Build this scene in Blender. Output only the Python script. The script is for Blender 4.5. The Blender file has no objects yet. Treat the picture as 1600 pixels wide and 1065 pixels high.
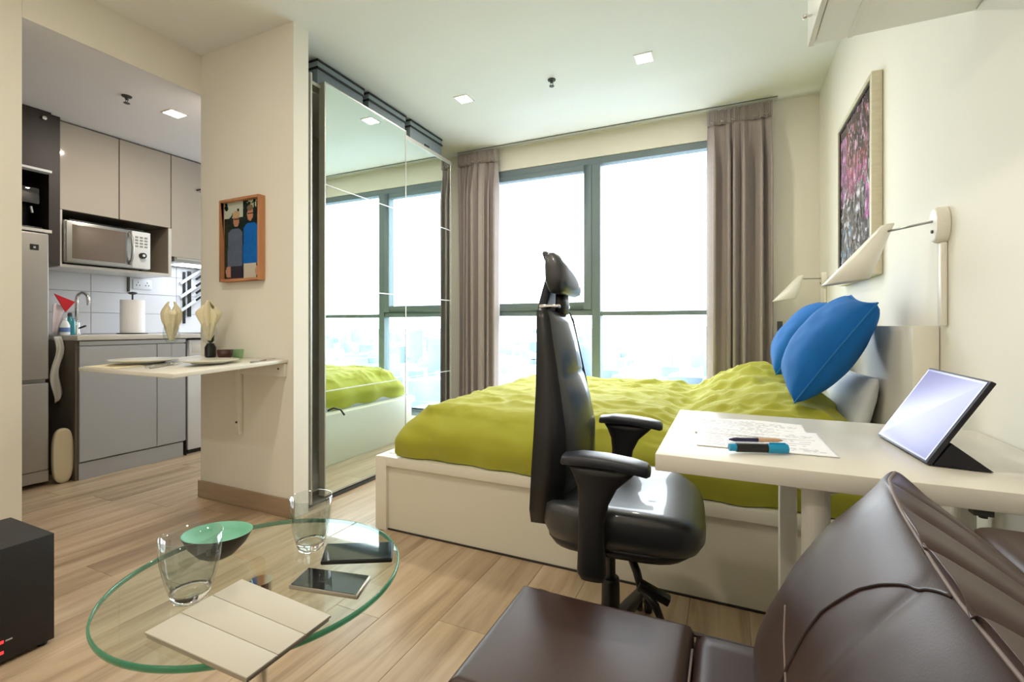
import bpy, bmesh, math, random
from mathutils import Vector, Matrix, noise
random.seed(7)
PI = math.pi
sc = bpy.context.scene
COL = sc.collection

# ------------------------------------------------------------------ camera
YAW = 0.43
cam_d = bpy.data.cameras.new('camera')
cam = bpy.data.objects.new('camera', cam_d); COL.objects.link(cam)
cam.location = (0, 0, 1.0)
cam.rotation_euler = (PI/2, 0, YAW)
cam_d.sensor_fit = 'HORIZONTAL'; cam_d.sensor_width = 36.0
cam_d.lens = 736.0/1600.0*36.0
cam_d.shift_y = -(532.5-508.8)/1600.0
cam_d.clip_start = 0.02; cam_d.clip_end = 20000
sc.camera = cam

# ------------------------------------------------------------------ world, lights, exposure
world = bpy.data.worlds.new('sky'); sc.world = world; world.use_nodes = True
bg = world.node_tree.nodes['Background']
bg.inputs[0].default_value = (0.91, 0.96, 1.03, 1)
bg.inputs[1].default_value = 6.0
sc.view_settings.view_transform = 'Standard'
sc.view_settings.look = 'None'
sc.view_settings.gamma = 1.0
sc.view_settings.use_curve_mapping = False
sc.view_settings.exposure = 0.66

def area(name, loc, rot, sx, sy, power, color=(1, 1, 1), portal=False, spread=None):
    d = bpy.data.lights.new(name, 'AREA'); d.shape = 'RECTANGLE'; d.size = sx; d.size_y = sy
    d.energy = power; d.color = color
    if portal: d.cycles.is_portal = True
    if spread: d.spread = spread
    o = bpy.data.objects.new(name, d); COL.objects.link(o); o.location = loc; o.rotation_euler = rot
    return o
# sky portals in the main window and the added, unseen kitchen one (sampling aid for the daylight)
area('window_portal', (-1.02, 3.93, 1.25), (-PI/2, 0, 0), 2.36, 2.26, 1, portal=True)
area('added_window_portal', (-3.55, 3.93, 1.5), (-PI/2, 0, 0), 1.1, 1.3, 1, portal=True)

LAMP_W = 5.5     # watts of each recessed ceiling lamp
WARM = (1.0, 0.90, 0.78)

# ------------------------------------------------------------------ materials
def srgb(r, g, b):
    f = lambda c: (c/255/12.92) if c/255 <= 0.04045 else ((c/255+0.055)/1.055)**2.4
    return (f(r), f(g), f(b), 1)

def mat(name, col, rough=0.5, metal=0.0, spec=0.5, var=0.0, vscale=8, bump=0.0, bscale=60, coat=0.0, sheen=0.0, emis=None, estr=0, trans=0.0, objvar=0.0, stretch=(1, 1, 1)):
    m = bpy.data.materials.new(name); m.use_nodes = True
    nt = m.node_tree; b = nt.nodes['Principled BSDF']
    b.inputs['Base Color'].default_value = col
    b.inputs['Roughness'].default_value = rough
    b.inputs['Metallic'].default_value = metal
    b.inputs['Specular IOR Level'].default_value = spec
    b.inputs['Coat Weight'].default_value = coat
    b.inputs['Sheen Weight'].default_value = sheen
    b.inputs['Transmission Weight'].default_value = trans
    if emis: b.inputs['Emission Color'].default_value = emis; b.inputs['Emission Strength'].default_value = estr
    tc = nt.nodes.new('ShaderNodeTexCoord'); mp = nt.nodes.new('ShaderNodeMapping')
    mp.inputs['Scale'].default_value = stretch
    nt.links.new(tc.outputs['Object'], mp.inputs[0])
    if var > 0:
        n = nt.nodes.new('ShaderNodeTexNoise'); n.inputs['Scale'].default_value = vscale; n.inputs['Detail'].default_value = 4
        nt.links.new(mp.outputs[0], n.inputs['Vector'])
        mr = nt.nodes.new('ShaderNodeMapRange'); mr.inputs['From Min'].default_value = 0.3; mr.inputs['From Max'].default_value = 0.7
        mr.inputs['To Min'].default_value = 1-var; mr.inputs['To Max'].default_value = 1+var
        nt.links.new(n.outputs['Fac'], mr.inputs['Value'])
        hs = nt.nodes.new('ShaderNodeHueSaturation'); hs.inputs['Color'].default_value = col
        nt.links.new(mr.outputs[0], hs.inputs['Value']); nt.links.new(hs.outputs[0], b.inputs['Base Color'])
    if bump > 0:
        n = nt.nodes.new('ShaderNodeTexNoise'); n.inputs['Scale'].default_value = bscale; n.inputs['Detail'].default_value = 3
        nt.links.new(mp.outputs[0], n.inputs['Vector'])
        bp = nt.nodes.new('ShaderNodeBump'); bp.inputs['Strength'].default_value = bump; bp.inputs['Distance'].default_value = 0.002
        nt.links.new(n.outputs['Fac'], bp.inputs['Height']); nt.links.new(bp.outputs[0], b.inputs['Normal'])
    return m

def wood_mat(name, c1, c2, c3, rough=0.4, axis='Y'):
    m = bpy.data.materials.new(name); m.use_nodes = True
    nt = m.node_tree; b = nt.nodes['Principled BSDF']; b.inputs['Roughness'].default_value = rough
    tc = nt.nodes.new('ShaderNodeTexCoord'); mp = nt.nodes.new('ShaderNodeMapping')
    oi = nt.nodes.new('ShaderNodeObjectInfo')
    mp.inputs['Scale'].default_value = {'Y': (14, 1.1, 14), 'X': (1.1, 14, 14), 'Z': (14, 14, 1.1)}[axis]
    va = nt.nodes.new('ShaderNodeVectorMath'); va.operation = 'ADD'
    mu = nt.nodes.new('ShaderNodeMath'); mu.operation = 'MULTIPLY'; mu.inputs[1].default_value = 40
    nt.links.new(oi.outputs['Random'], mu.inputs[0])
    nt.links.new(tc.outputs['Object'], mp.inputs[0]); nt.links.new(mp.outputs[0], va.inputs[0]); nt.links.new(mu.outputs[0], va.inputs[1])
    n = nt.nodes.new('ShaderNodeTexNoise'); n.inputs['Scale'].default_value = 1.0; n.inputs['Detail'].default_value = 7; n.inputs['Roughness'].default_value = 0.62; n.inputs['Distortion'].default_value = 0.5
    nt.links.new(va.outputs[0], n.inputs['Vector'])
    cr = nt.nodes.new('ShaderNodeValToRGB'); e = cr.color_ramp.elements
    e[0].position = 0.28; e[0].color = c1; e[1].position = 0.72; e[1].color = c3
    x = cr.color_ramp.elements.new(0.5); x.color = c2
    nt.links.new(n.outputs['Fac'], cr.inputs[0])
    hs = nt.nodes.new('ShaderNodeHueSaturation')
    mr = nt.nodes.new('ShaderNodeMapRange'); mr.inputs['To Min'].default_value = 0.90; mr.inputs['To Max'].default_value = 1.08
    nt.links.new(oi.outputs['Random'], mr.inputs[0]); nt.links.new(mr.outputs[0], hs.inputs['Value'])
    nt.links.new(cr.outputs[0], hs.inputs['Color']); nt.links.new(hs.outputs[0], b.inputs['Base Color'])
    bp = nt.nodes.new('ShaderNodeBump'); bp.inputs['Strength'].default_value = 0.12; bp.inputs['Distance'].default_value = 0.002
    nt.links.new(n.outputs['Fac'], bp.inputs['Height']); nt.links.new(bp.outputs[0], b.inputs['Normal'])
    return m

def glass_mat(name, tint=(1, 1, 1, 1), refl=0.06, rough=0.0, solid=False, ior=1.45):
    m = bpy.data.materials.new(name); m.use_nodes = True; nt = m.node_tree
    nt.nodes.remove(nt.nodes['Principled BSDF']); out = nt.nodes['Material Output']
    if solid:
        g = nt.nodes.new('ShaderNodeBsdfGlass'); g.inputs['Color'].default_value = tint; g.inputs['IOR'].default_value = ior; g.inputs['Roughness'].default_value = rough
        nt.links.new(g.outputs[0], out.inputs[0]); return m
    t = nt.nodes.new('ShaderNodeBsdfTransparent'); t.inputs[0].default_value = tint
    g = nt.nodes.new('ShaderNodeBsdfGlossy'); g.inputs['Roughness'].default_value = rough
    mx = nt.nodes.new('ShaderNodeMixShader'); fr = nt.nodes.new('ShaderNodeFresnel'); fr.inputs[0].default_value = ior
    ge = nt.nodes.new('ShaderNodeNewGeometry'); iv = nt.nodes.new('ShaderNodeMath'); iv.operation = 'SUBTRACT'; iv.inputs[0].default_value = 1.0
    ml = nt.nodes.new('ShaderNodeMath'); ml.operation = 'MULTIPLY'
    nt.links.new(ge.outputs['Backfacing'], iv.inputs[1]); nt.links.new(iv.outputs[0], ml.inputs[0]); nt.links.new(fr.outputs[0], ml.inputs[1])
    nt.links.new(ml.outputs[0], mx.inputs[0])
    nt.links.new(t.outputs[0], mx.inputs[1]); nt.links.new(g.outputs[0], mx.inputs[2]); nt.links.new(mx.outputs[0], out.inputs[0])
    return m

def attr_mat(name, rough=0.5, estr=0.0, spec=0.5):
    m = bpy.data.materials.new(name); m.use_nodes = True; nt = m.node_tree; b = nt.nodes['Principled BSDF']
    a = nt.nodes.new('ShaderNodeVertexColor'); a.layer_name = 'Col'
    nt.links.new(a.outputs[0], b.inputs['Base Color']); b.inputs['Roughness'].default_value = rough; b.inputs['Specular IOR Level'].default_value = spec
    return m

M = {}
M['wall'] = mat('wall_paint', srgb(238, 234, 223), 0.75, bump=0.05, bscale=200, var=0.012, vscale=2)
M['ceil'] = mat('ceiling_paint', srgb(240, 241, 238), 0.85, var=0.01, vscale=2)
M['kceil'] = mat('kitchen_ceiling_paint', srgb(240, 238, 240), 0.85)
M['plank'] = wood_mat('laminate', srgb(146, 122, 96), srgb(186, 162, 132), srgb(206, 186, 158), 0.34, 'Y')
M['plank_base'] = mat('underlay', srgb(90, 70, 52), 0.9)
M['skirt'] = wood_mat('skirting_wood', srgb(150, 128, 104), srgb(170, 148, 122), srgb(184, 164, 138), 0.45, 'X')
M['winframe'] = mat('window_frame_metal', srgb(112, 127, 134), 0.5, metal=0.0)
M['winglass'] = glass_mat('window_glass', (0.97, 0.99, 0.985, 1), ior=1.3)
M['white'] = mat('white_paint', srgb(240, 238, 228), 0.4)
M['whitegloss'] = mat('white_laminate', srgb(230, 227, 216), 0.22)
M['cream'] = mat('cream_lacquer', srgb(236, 232, 218), 0.35)
M['creamrec'] = mat('cream_lacquer_panel', srgb(228, 224, 208), 0.4)
M['mirror'] = mat('mirror_glass', (0.80, 0.90, 0.86, 1), 0.0, metal=1.0)
M['alu'] = mat('brushed_aluminium', srgb(190, 190, 182), 0.35, metal=0.7)
M['bronze'] = mat('grey_bronze_metal', srgb(150, 146, 132), 0.45, metal=0.0)
M['chrome'] = mat('chrome', (0.8, 0.8, 0.8, 1), 0.08, metal=1.0)
M['curtain'] = mat('taupe_curtain', srgb(162, 150, 148), 0.9, var=0.04, vscale=60, sheen=0.3, bump=0.2, bscale=500)
M['duvet'] = mat('lime_cotton', srgb(172, 172, 50), 0.85, var=0.03, vscale=5, sheen=0.15, bump=0.15, bscale=260)
M['mattress'] = mat('grey_white_mattress', srgb(190, 194, 196), 0.9, var=0.03, vscale=90)
M['pillow'] = mat('white_pillow', srgb(225, 230, 235), 0.9)
M['blue'] = mat('blue_cotton', srgb(0, 104, 184), 0.85, var=0.05, vscale=12, sheen=0.0, bump=0.25, bscale=300)
M['blueseam'] = mat('blue_seam', srgb(28, 116, 188), 0.7)
M['plastic'] = mat('dark_plastic', srgb(25, 25, 28), 0.42, bump=0.1, bscale=400)
M['plasticlt'] = mat('dark_soft_plastic', srgb(40, 44, 54), 0.38, bump=0.1, bscale=400)
M['bleather'] = mat('black_leather', srgb(34, 38, 44), 0.42, bump=0.06, bscale=220, spec=0.8, coat=0.35)
M['brown'] = mat('brown_leather', srgb(62, 43, 38), 0.40, bump=0.05, bscale=420, var=0.07, vscale=5, spec=0.42)
M['brownseam'] = mat('leather_stitch', srgb(118, 102, 95), 0.6)
M['brownpipe'] = mat('leather_piping', srgb(46, 33, 31), 0.5)
M['tglass'] = glass_mat('table_glass', (0.93, 0.98, 0.955, 1), ior=1.5)
M['tedge'] = mat('glass_edge_green', (0.0, 0.25, 0.14, 1), 0.12, coat=1.0)
_nt = M['tedge'].node_tree; _mx = _nt.nodes.new('ShaderNodeMixShader'); _tr = _nt.nodes.new('ShaderNodeBsdfTransparent'); _tr.inputs[0].default_value = (.55, .85, .72, 1)
_mx.inputs[0].default_value = .5; _nt.links.new(_tr.outputs[0], _mx.inputs[1]); _nt.links.new(_nt.nodes['Principled BSDF'].outputs[0], _mx.inputs[2]); _nt.links.new(_mx.outputs[0], _nt.nodes['Material Output'].inputs[0])
M['glass'] = glass_mat('drinking_glass', (0.90, 0.925, 0.92, 1), ior=1.9)
M['solidglass'] = glass_mat('solid_glass', (1, 1, 1, 1), solid=True)
M['thin'] = glass_mat('thin_wine_glass', (0.88, 0.90, 0.90, 1), ior=1.8)
M['greenbowl'] = mat('mint_enamel', srgb(108, 178, 148), 0.45)
M['darkbowl'] = mat('dark_brown_ceramic', srgb(48, 40, 36), 0.45)
M['coverfab'] = mat('stone_cover', srgb(196, 190, 176), 0.7, bump=0.1, bscale=400)
M['black'] = mat('black_plastic', srgb(16, 16, 18), 0.35)
M['blackgloss'] = mat('black_glass', srgb(14, 15, 20), 0.05, coat=1)
M['speaker'] = mat('black_textured_vinyl', srgb(22, 20, 20), 0.55, bump=0.3, bscale=300)
M['speakertop'] = mat('black_vinyl', srgb(40, 37, 36), 0.5, bump=0.3, bscale=300)
M['phonegrey'] = mat('phone_metal', srgb(180, 172, 160), 0.3, metal=0.6)
M['kdoor'] = mat('grey_gloss_lacquer', srgb(182, 174, 162), 0.07, coat=0.3)
M['kbase'] = mat('grey_base_lacquer', srgb(170, 172, 174), 0.28)
M['kside'] = mat('taupe_side_board', srgb(106, 97, 86), 0.5)
M['kdark'] = mat('dark_brown_board', srgb(46, 38, 36), 0.5)
M['niche'] = mat('taupe_niche_board', srgb(150, 138, 122), 0.5)
M['counter'] = mat('pale_counter_stone', srgb(214, 212, 206), 0.3)
M['tile'] = mat('white_wall_tile', srgb(224, 226, 232), 0.18)
M['grout'] = mat('grout', srgb(178, 178, 180), 0.9)
M['steel'] = mat('stainless_steel', srgb(176, 176, 174), 0.28, metal=0.85)
M['fridge'] = mat('silver_fridge_panel', srgb(160, 156, 150), 0.35, metal=0.5)
M['appl'] = mat('white_appliance', srgb(226, 230, 234), 0.3)
M['mwglass'] = mat('dark_oven_glass', srgb(112, 100, 90), 0.15, coat=0.6)
M['teal'] = mat('teal_bottle', srgb(16, 120, 130), 0.2, coat=0.5)
M['red'] = mat('red_cloth', srgb(200, 28, 44), 0.7)
M['navy'] = mat('navy_cloth', srgb(48, 40, 70), 0.8)
M['pinkwhite'] = mat('pale_cloth', srgb(220, 210, 216), 0.85)
M['board'] = mat('cream_board', srgb(206, 192, 160), 0.5)
M['napkin'] = mat('cream_napkin', srgb(232, 222, 188), 0.85)
M['plate'] = mat('cream_plate', srgb(226, 224, 208), 0.2)
M['pot'] = mat('dark_pot', srgb(70, 34, 30), 0.35)
M['leaf'] = mat('dark_leaf', srgb(44, 66, 34), 0.5)
M['greenglass'] = glass_mat('green_glass', (0.80, 0.92, 0.80, 1), ior=1.5)
M['paperroll'] = mat('white_paper', srgb(240, 238, 236), 0.9)
M['picframe'] = wood_mat('oak_frame', srgb(168, 110, 72), srgb(188, 130, 88), srgb(200, 145, 102), 0.5, 'Z')
M['artframe'] = mat('whitewashed_frame', srgb(226, 218, 192), 0.6, var=0.06, vscale=30, stretch=(1, 1, 4))
M['boxgrey'] = mat('grey_storage_fabric', srgb(122, 134, 140), 0.8, bump=0.2, bscale=300, var=0.05, vscale=50)
M['boxtrim'] = mat('dark_storage_trim', srgb(34, 38, 38), 0.7)
M['boxlid'] = mat('storage_lid_fabric', srgb(132, 144, 146), 0.8)
M['lampwhite'] = mat('white_lamp_metal', srgb(238, 234, 222), 0.35)
M['emit'] = mat('lamp_glow', (1, 1, 1, 1), 0.5, emis=(1.0, 0.86, 0.62, 1), estr=30)
M['screen'] = mat('lit_screen', srgb(30, 30, 36), 0.15, spec=0.12, emis=(0.50, 0.50, 0.95, 1), estr=0.38)
M['tabblack'] = mat('tablet_body', srgb(26, 27, 38), 0.5)
M['foliocover'] = mat('folio_cover', srgb(20, 20, 28), 0.7)
M['cyan'] = mat('cyan_cap', srgb(20, 150, 200), 0.3)
M['penblue'] = mat('dark_purple_pen', srgb(40, 28, 72), 0.25)
M['tan'] = mat('tan_wood', srgb(200, 160, 124), 0.5)
M['redled'] = mat('red_light', (0.3, 0, 0, 1), 0.5, emis=(1, 0.03, 0.03, 1), estr=1.5)
M['ledwhite'] = mat('small_print', srgb(180, 180, 180), 0.6)
M['dark'] = mat('dark_grey_metal', srgb(60, 62, 60), 0.5)
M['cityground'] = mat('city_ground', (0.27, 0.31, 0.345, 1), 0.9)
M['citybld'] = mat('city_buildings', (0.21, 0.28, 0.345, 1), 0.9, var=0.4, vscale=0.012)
M['attr'] = attr_mat('printed', 0.55)
M['attrgloss'] = attr_mat('printed_glazed', 0.2)

# ------------------------------------------------------------------ mesh helpers
class MB:
    def __init__(s): s.v = []; s.f = []
    def add(s, vs, fs):
        n = len(s.v); s.v += [tuple(v) for v in vs]; s.f += [tuple(i+n for i in f) for f in fs]; return s
    def box(s, x0, x1, y0, y1, z0, z1):
        if x0 > x1: x0, x1 = x1, x0
        if y0 > y1: y0, y1 = y1, y0
        if z0 > z1: z0, z1 = z1, z0
        v = [(x, y, z) for z in (z0, z1) for y in (y0, y1) for x in (x0, x1)]
        return s.add(v, [(0, 2, 3, 1), (4, 5, 7, 6), (0, 1, 5, 4), (2, 6, 7, 3), (0, 4, 6, 2), (1, 3, 7, 5)])
    def quadprism(s, pts, z0, z1):
        n = len(pts); v = [(p[0], p[1], (z0 if len(p) < 3 else p[2]-(z1-z0))) for p in pts]+[(p[0], p[1], (z1 if len(p) < 3 else p[2])) for p in pts]
        return s.add(v, [tuple(range(n-1, -1, -1)), tuple(range(n, 2*n))]+[(i, (i+1) % n, (i+1) % n+n, i+n) for i in range(n)])
    def lathe(s, prof, seg=32, c=(0, 0, 0), axis='Z', close=False, cap=True):
        v = []; f = []
        for r, z in prof:
            for k in range(seg):
                a = 2*PI*k/seg; x, y = r*math.cos(a), r*math.sin(a)
                p = {'Z': (x, y, z), 'X': (z, x, y), 'Y': (y, z, x)}[axis]
                v.append((p[0]+c[0], p[1]+c[1], p[2]+c[2]))
        m = len(prof)
        for i in range(m-1 + (1 if close else 0)):
            j = (i+1) % m
            for k in range(seg):
                f.append((i*seg+k, i*seg+(k+1) % seg, j*seg+(k+1) % seg, j*seg+k))
        if not close and cap:
            if prof[0][0] > 1e-6: f.append(tuple(range(seg-1, -1, -1)))
            if prof[-1][0] > 1e-6: f.append(tuple((m-1)*seg+k for k in range(seg)))
        return s.add(v, f)
    def tube(s, pts, r, seg=10, closed=False):
        pts = [Vector(p) for p in pts]; n = len(pts); rs = r if isinstance(r, (list, tuple)) else [r]*n
        v = []; f = []; up = None
        for i, p in enumerate(pts):
            if closed: t = (pts[(i+1) % n]-pts[i-1]).normalized()
            else: t = (pts[min(i+1, n-1)]-pts[max(i-1, 0)]).normalized()
            if up is None:
                up = t.orthogonal().normalized()
            else:
                up = (up - t*up.dot(t)).normalized()
            b = t.cross(up)
            for k in range(seg):
                a = 2*PI*k/seg; v.append(p+(up*math.cos(a)+b*math.sin(a))*rs[i])
        for i in range(n if closed else n-1):
            j = (i+1) % n
            for k in range(seg): f.append((i*seg+k, i*seg+(k+1) % seg, j*seg+(k+1) % seg, j*seg+k))
        if not closed: f.append(tuple(range(seg-1, -1, -1))); f.append(tuple((n-1)*seg+k for k in range(seg)))
        return s.add(v, f)
    def grid(s, fn, nu, nv, closeu=False, closev=False):
        v = [fn(i/(nu if closeu else nu-1), j/(nv if closev else nv-1)) for i in range(nu) for j in range(nv)]
        f = []
        for i in range(nu if closeu else nu-1):
            for j in range(nv if closev else nv-1):
                a, b = i, (i+1) % nu; c, d = j, (j+1) % nv
                f.append((a*nv+c, b*nv+c, b*nv+d, a*nv+d))
        return s.add(v, f)
    def loft(s, rings, cap=True):
        m = len(rings[0]); v = [p for r in rings for p in r]; f = []
        for i in range(len(rings)-1):
            for k in range(m): f.append((i*m+k, i*m+(k+1) % m, (i+1)*m+(k+1) % m, (i+1)*m+k))
        if cap: f.append(tuple(range(m-1, -1, -1))); f.append(tuple((len(rings)-1)*m+k for k in range(m)))
        return s.add(v, f)
    def xform(s, mtx): s.v = [tuple(mtx @ Vector(p)) for p in s.v]; return s

def build(mb, name, m, parent=None, bevel=0.0, bseg=2, smooth=False, subd=0, loc=None, fixn=True, auto=True):
    me = bpy.data.meshes.new(name)
    off = Vector((0, 0, 0))
    if parent is not None: off = Vector(parent.get('wloc', (0, 0, 0)))
    if loc is not None: off = Vector(loc)
    me.from_pydata([tuple(Vector(p)-off) for p in mb.v], [], mb.f)
    if fixn or bevel > 0:
        bm = bmesh.new(); bm.from_mesh(me)
        bmesh.ops.remove_doubles(bm, verts=bm.verts, dist=1e-6)
        if fixn: bmesh.ops.recalc_face_normals(bm, faces=bm.faces)
        if bevel > 0:
            es = [e for e in bm.edges if len(e.link_faces) == 2 and e.calc_face_angle(0) > 0.5]
            bmesh.ops.bevel(bm, geom=es, offset=bevel, segments=bseg, profile=0.5, affect='EDGES', clamp_overlap=True)
        bm.to_mesh(me); bm.free()
    me.materials.append(m)
    o = bpy.data.objects.new(name, me); COL.objects.link(o)
    if parent is not None:
        o.parent = parent
        if loc is not None: o.location = Vector(loc)-Vector(parent.get('wloc', (0, 0, 0)))
        o['wloc'] = tuple(off)
    else:
        o.location = off; o['wloc'] = tuple(off)
    if smooth:
        me.polygons.foreach_set('use_smooth', [True]*len(me.polygons))
    elif bevel > 0:
        me.polygons.foreach_set('use_smooth', [True]*len(me.polygons))
        try: me.set_sharp_from_angle(angle=math.radians(35))
        except Exception: pass
    if subd:
        md = o.modifiers.new('sub', 'SUBSURF'); md.levels = subd; md.render_levels = subd
    return o

def tag(o, label=None, cat=None, group=None, kind=None):
    if label: o['label'] = label
    if cat: o['category'] = cat
    if group: o['group'] = group
    if kind: o['kind'] = kind
    return o
def thing(name, label, cat, loc=(0, 0, 0), group=None):
    o = bpy.data.objects.new(name, None); COL.objects.link(o); o.location = loc; o['wloc'] = tuple(loc)
    o.empty_display_size = 0.05
    return tag(o, label, cat, group)
def B(*a): return MB().box(*a)
def struct(mb, name, m, **k):
    o = build(mb, name, m, **k); o['kind'] = 'structure'; return o

def canvas(name, m, parent, origin, U, V, nx, ny, fn):
    """a printed sheet: grid of small faces coloured by fn(u, v) -> sRGB"""
    O, U, V = Vector(origin), Vector(U), Vector(V)
    mb = MB(); mb.grid(lambda u, v: O+U*u+V*v, nx+1, ny+1)
    o = build(mb, name, m, parent, fixn=False)
    ca = o.data.color_attributes.new('Col', 'FLOAT_COLOR', 'CORNER')
    k = 0
    for i in range(nx):
        for j in range(ny):
            c = srgb(*fn((i+.5)/nx, (j+.5)/ny))
            for q in range(4): ca.data[k].color = c; k += 1
    return o

def link_copy(o, parent):
    c = o.copy(); COL.objects.link(c); c.parent = parent; return c
def copy_thing(root, loc, rotz=None, label=None):
    r = root.copy(); COL.objects.link(r); r.location = loc
    if rotz is not None: r.rotation_euler = (0, 0, rotz)
    if label: r['label'] = label
    for ch in list(root.children):
        c = link_copy(ch, r)
        for g in list(ch.children): link_copy(g, c)
    return r

# ------------------------------------------------------------------ room constants
XR = 0.565; XL = -2.81; XK = -4.33; YW = 3.794; YB = -1.9; ZC = 2.582; ZK = 2.35
# floor of laminate planks
floor = struct(B(XK-.1, XR+.1, YB-.1, YW+.2, -.10, -.010), 'floor', M['plank_base'])
PW = 0.192; PL = 1.28
def plank_mesh(w, l):
    mb = B(0.0005, w-0.0005, 0.0005, l-0.0005, -.010, 0.0)
    o = build(mb, 'plank', M['plank'], bevel=0.0008, bseg=1); return o
proto = {}
x = XK-.02; row = 0
while x < XR+.02:
    y = YB - (row*0.47 % 1)*PL
    while y < YW+.1:
        y0 = max(y, YB-.05); y1 = min(y+PL, YW+.12)
        w = min(PW, XR+.05-x)
        if y1-y0 > .05 and w > .02:
            key = (round(w, 3), round(y1-y0, 3))
            if key in proto:
                o = proto[key].copy(); COL.objects.link(o)
            else:
                o = plank_mesh(w, y1-y0); proto[key] = o
            o.parent = floor; o.location = (x, y0, 0)
        y += PL
    x += PW; row += 1

# ceiling
struct(B(XL, XR+.1, YB-.1, YW+.2, ZC, ZC+.12), 'ceiling', M['ceil'])
mb = B(XK-.1, XL-.12, YB-.1, .98, ZK, ZC+.12); mb.box(XK-.1, XL, .98, YW+.2, ZK, ZC+.12)
struct(mb, 'trim_kitchen_soffit', M['kceil'])
# paint the fascia (room-side face of the soffit) like the wall
struct(B(XL-.001, XL+.004, .98, 1.75, ZK, ZC), 'trim_opening_fascia', M['wall'])
# walls
struct(B(XR, XR+.15, YB-.1, YW+.2, 0, ZC), 'wall_right', M['wall'])
struct(B(XK-.1, XR+.1, YB-.15, YB, 0, ZC), 'wall_back', M['wall'])
struct(B(XL-.12, XL, YB, .98, 0, ZC), 'wall_left', M['wall'])
WX0, WX1, WZ0, WZ1 = -2.2, 0.16, 0.12, 2.383
mb = MB()
mb.box(XL-.1, WX0, YW, YW+.2, 0, ZC); mb.box(WX1, XR+.1, YW, YW+.2, 0, ZC)
mb.box(WX0, WX1, YW, YW+.2, 0, WZ0); mb.box(WX0, WX1, YW, YW+.2, WZ1, ZC)
struct(mb, 'wall_window', M['wall'])
struct(B(XL, -2.05, 1.75, 1.845, 0, ZC), 'wall_partition', M['wall'])
struct(B(XL, XL+.1, 1.845, YW, 0, ZC), 'wall_wardrobe_side', M['wall'])
kw = struct(B(XK-.1, XK, YB, YW+.2, 0, ZK), 'wall_kitchen', M['grout'])
mb = MB(); mb.box(XK, -4.1, YW, YW+.2, 0, ZK); mb.box(-3.0, XL-.1, YW, YW+.2, 0, ZK); mb.box(-4.1, -3.0, YW, YW+.2, 0, .85); mb.box(-4.1, -3.0, YW, YW+.2, 2.15, ZK)
struct(mb, 'wall_kitchen_end', M['wall'])
mb = MB()
for a in ((-4.1, -4.05, .85, 2.15), (-3.05, -3.0, .85, 2.15), (-3.58, -3.53, .85, 2.15), (-4.1, -3.0, .85, .9), (-4.1, -3.0, 2.1, 2.15)): mb.box(a[0], a[1], YW+.06, YW+.12, a[2], a[3])
w2 = struct(mb, 'added_kitchen_window', M['winframe']); build(B(-4.06, -3.04, YW+.085, YW+.09, .88, 2.12), 'pane', M['winglass'], w2)  # unseen window, added so bluish skylight reaches the kitchen
# kitchen wall tiles (splash-back), one by one
def tile(y0, y1, z0, z1):
    build(B(XK, XK+.008, y0+.0015, y1-.0015, z0+.0015, z1-.0015), 'tile', M['tile'], kw, bevel=.0015, bseg=1)
zz = .94
for r in range(4):
    z1 = zz+.158
    y = 1.285 if r % 2 == 0 else 1.285
    for k in range(4):
        tile(y+k*.6, y+(k+1)*.6, zz, z1)
    zz = z1
# skirting of the partition and other walls
def skirt(name, *a): struct(B(*a), name, M['skirt'], bevel=.003, bseg=1)
skirt('baseboard_partition', XL-.012, -2.05+.012, 1.738, 1.75, 0, .098)
skirt('baseboard_left', XL, XL+.012, YB, .98, 0, .098)
skirt('baseboard_right', XR-.012, XR, YB, 1.70, 0, .098)
skirt('baseboard_window', .58-.03, .58-.03, YW-.012, YW, 0, .098) if 0 else None

# ------------------------------------------------------------------ main window
fr = MB()
def FR(x0, x1, z0, z1, y0=3.80, y1=3.875): fr.box(x0, x1, y0, y1, z0, z1)
FR(WX0, WX1, 2.327, WZ1); FR(WX0, WX1, WZ0, WZ0+.06); FR(WX0, WX0+.05, WZ0+.06, 2.327); FR(WX1-.05, WX1, WZ0+.06, 2.327)
FR(-1.018, -.948, WZ0+.06, 2.327, 3.79, 3.88)
FR(WX0+.05, -1.018, 1.086, 1.134); FR(-.948, WX1-.05, 1.083, 1.118)
win = struct(fr, 'window_1', M['winframe'], bevel=.004, bseg=1)
sash = MB()
sx0, sx1, sz0, sz1 = WX0+.05, -1.018, 1.134, 2.327
for a in ((sx0, sx0+.065, sz0, sz1), (sx1-.065, sx1, sz0, sz1), (sx0+.065, sx1-.065, sz0, sz0+.064), (sx0+.065, sx1-.065, sz1-.047, sz1)):
    sash.box(a[0], a[1], 3.785, 3.86, a[2], a[3])
s_ = build(sash, 'casement_sash', M['winframe'], win, bevel=.005, bseg=1)
build(B(sx0+.06, sx1-.06, 3.82, 3.826, sz0+.06, sz1-.04), 'pane', M['winglass'], s_)
build(B(-.95, WX1-.045, 3.835, 3.841, 1.116, 2.33), 'pane', M['winglass'], win)
build(B(-.95, WX1-.045, 3.835, 3.841, WZ0+.055, 1.085), 'pane', M['winglass'], win)
build(B(WX0+.045, -1.016, 3.835, 3.841, WZ0+.055, 1.088), 'pane', M['winglass'], win)
build(B(-1.12, -1.105, 3.765, 3.785, 1.60, 1.72).box(-1.125, -1.10, 3.75, 3.768, 1.70, 1.72), 'window_handle', M['winframe'], s_) if 0 else None

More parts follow.
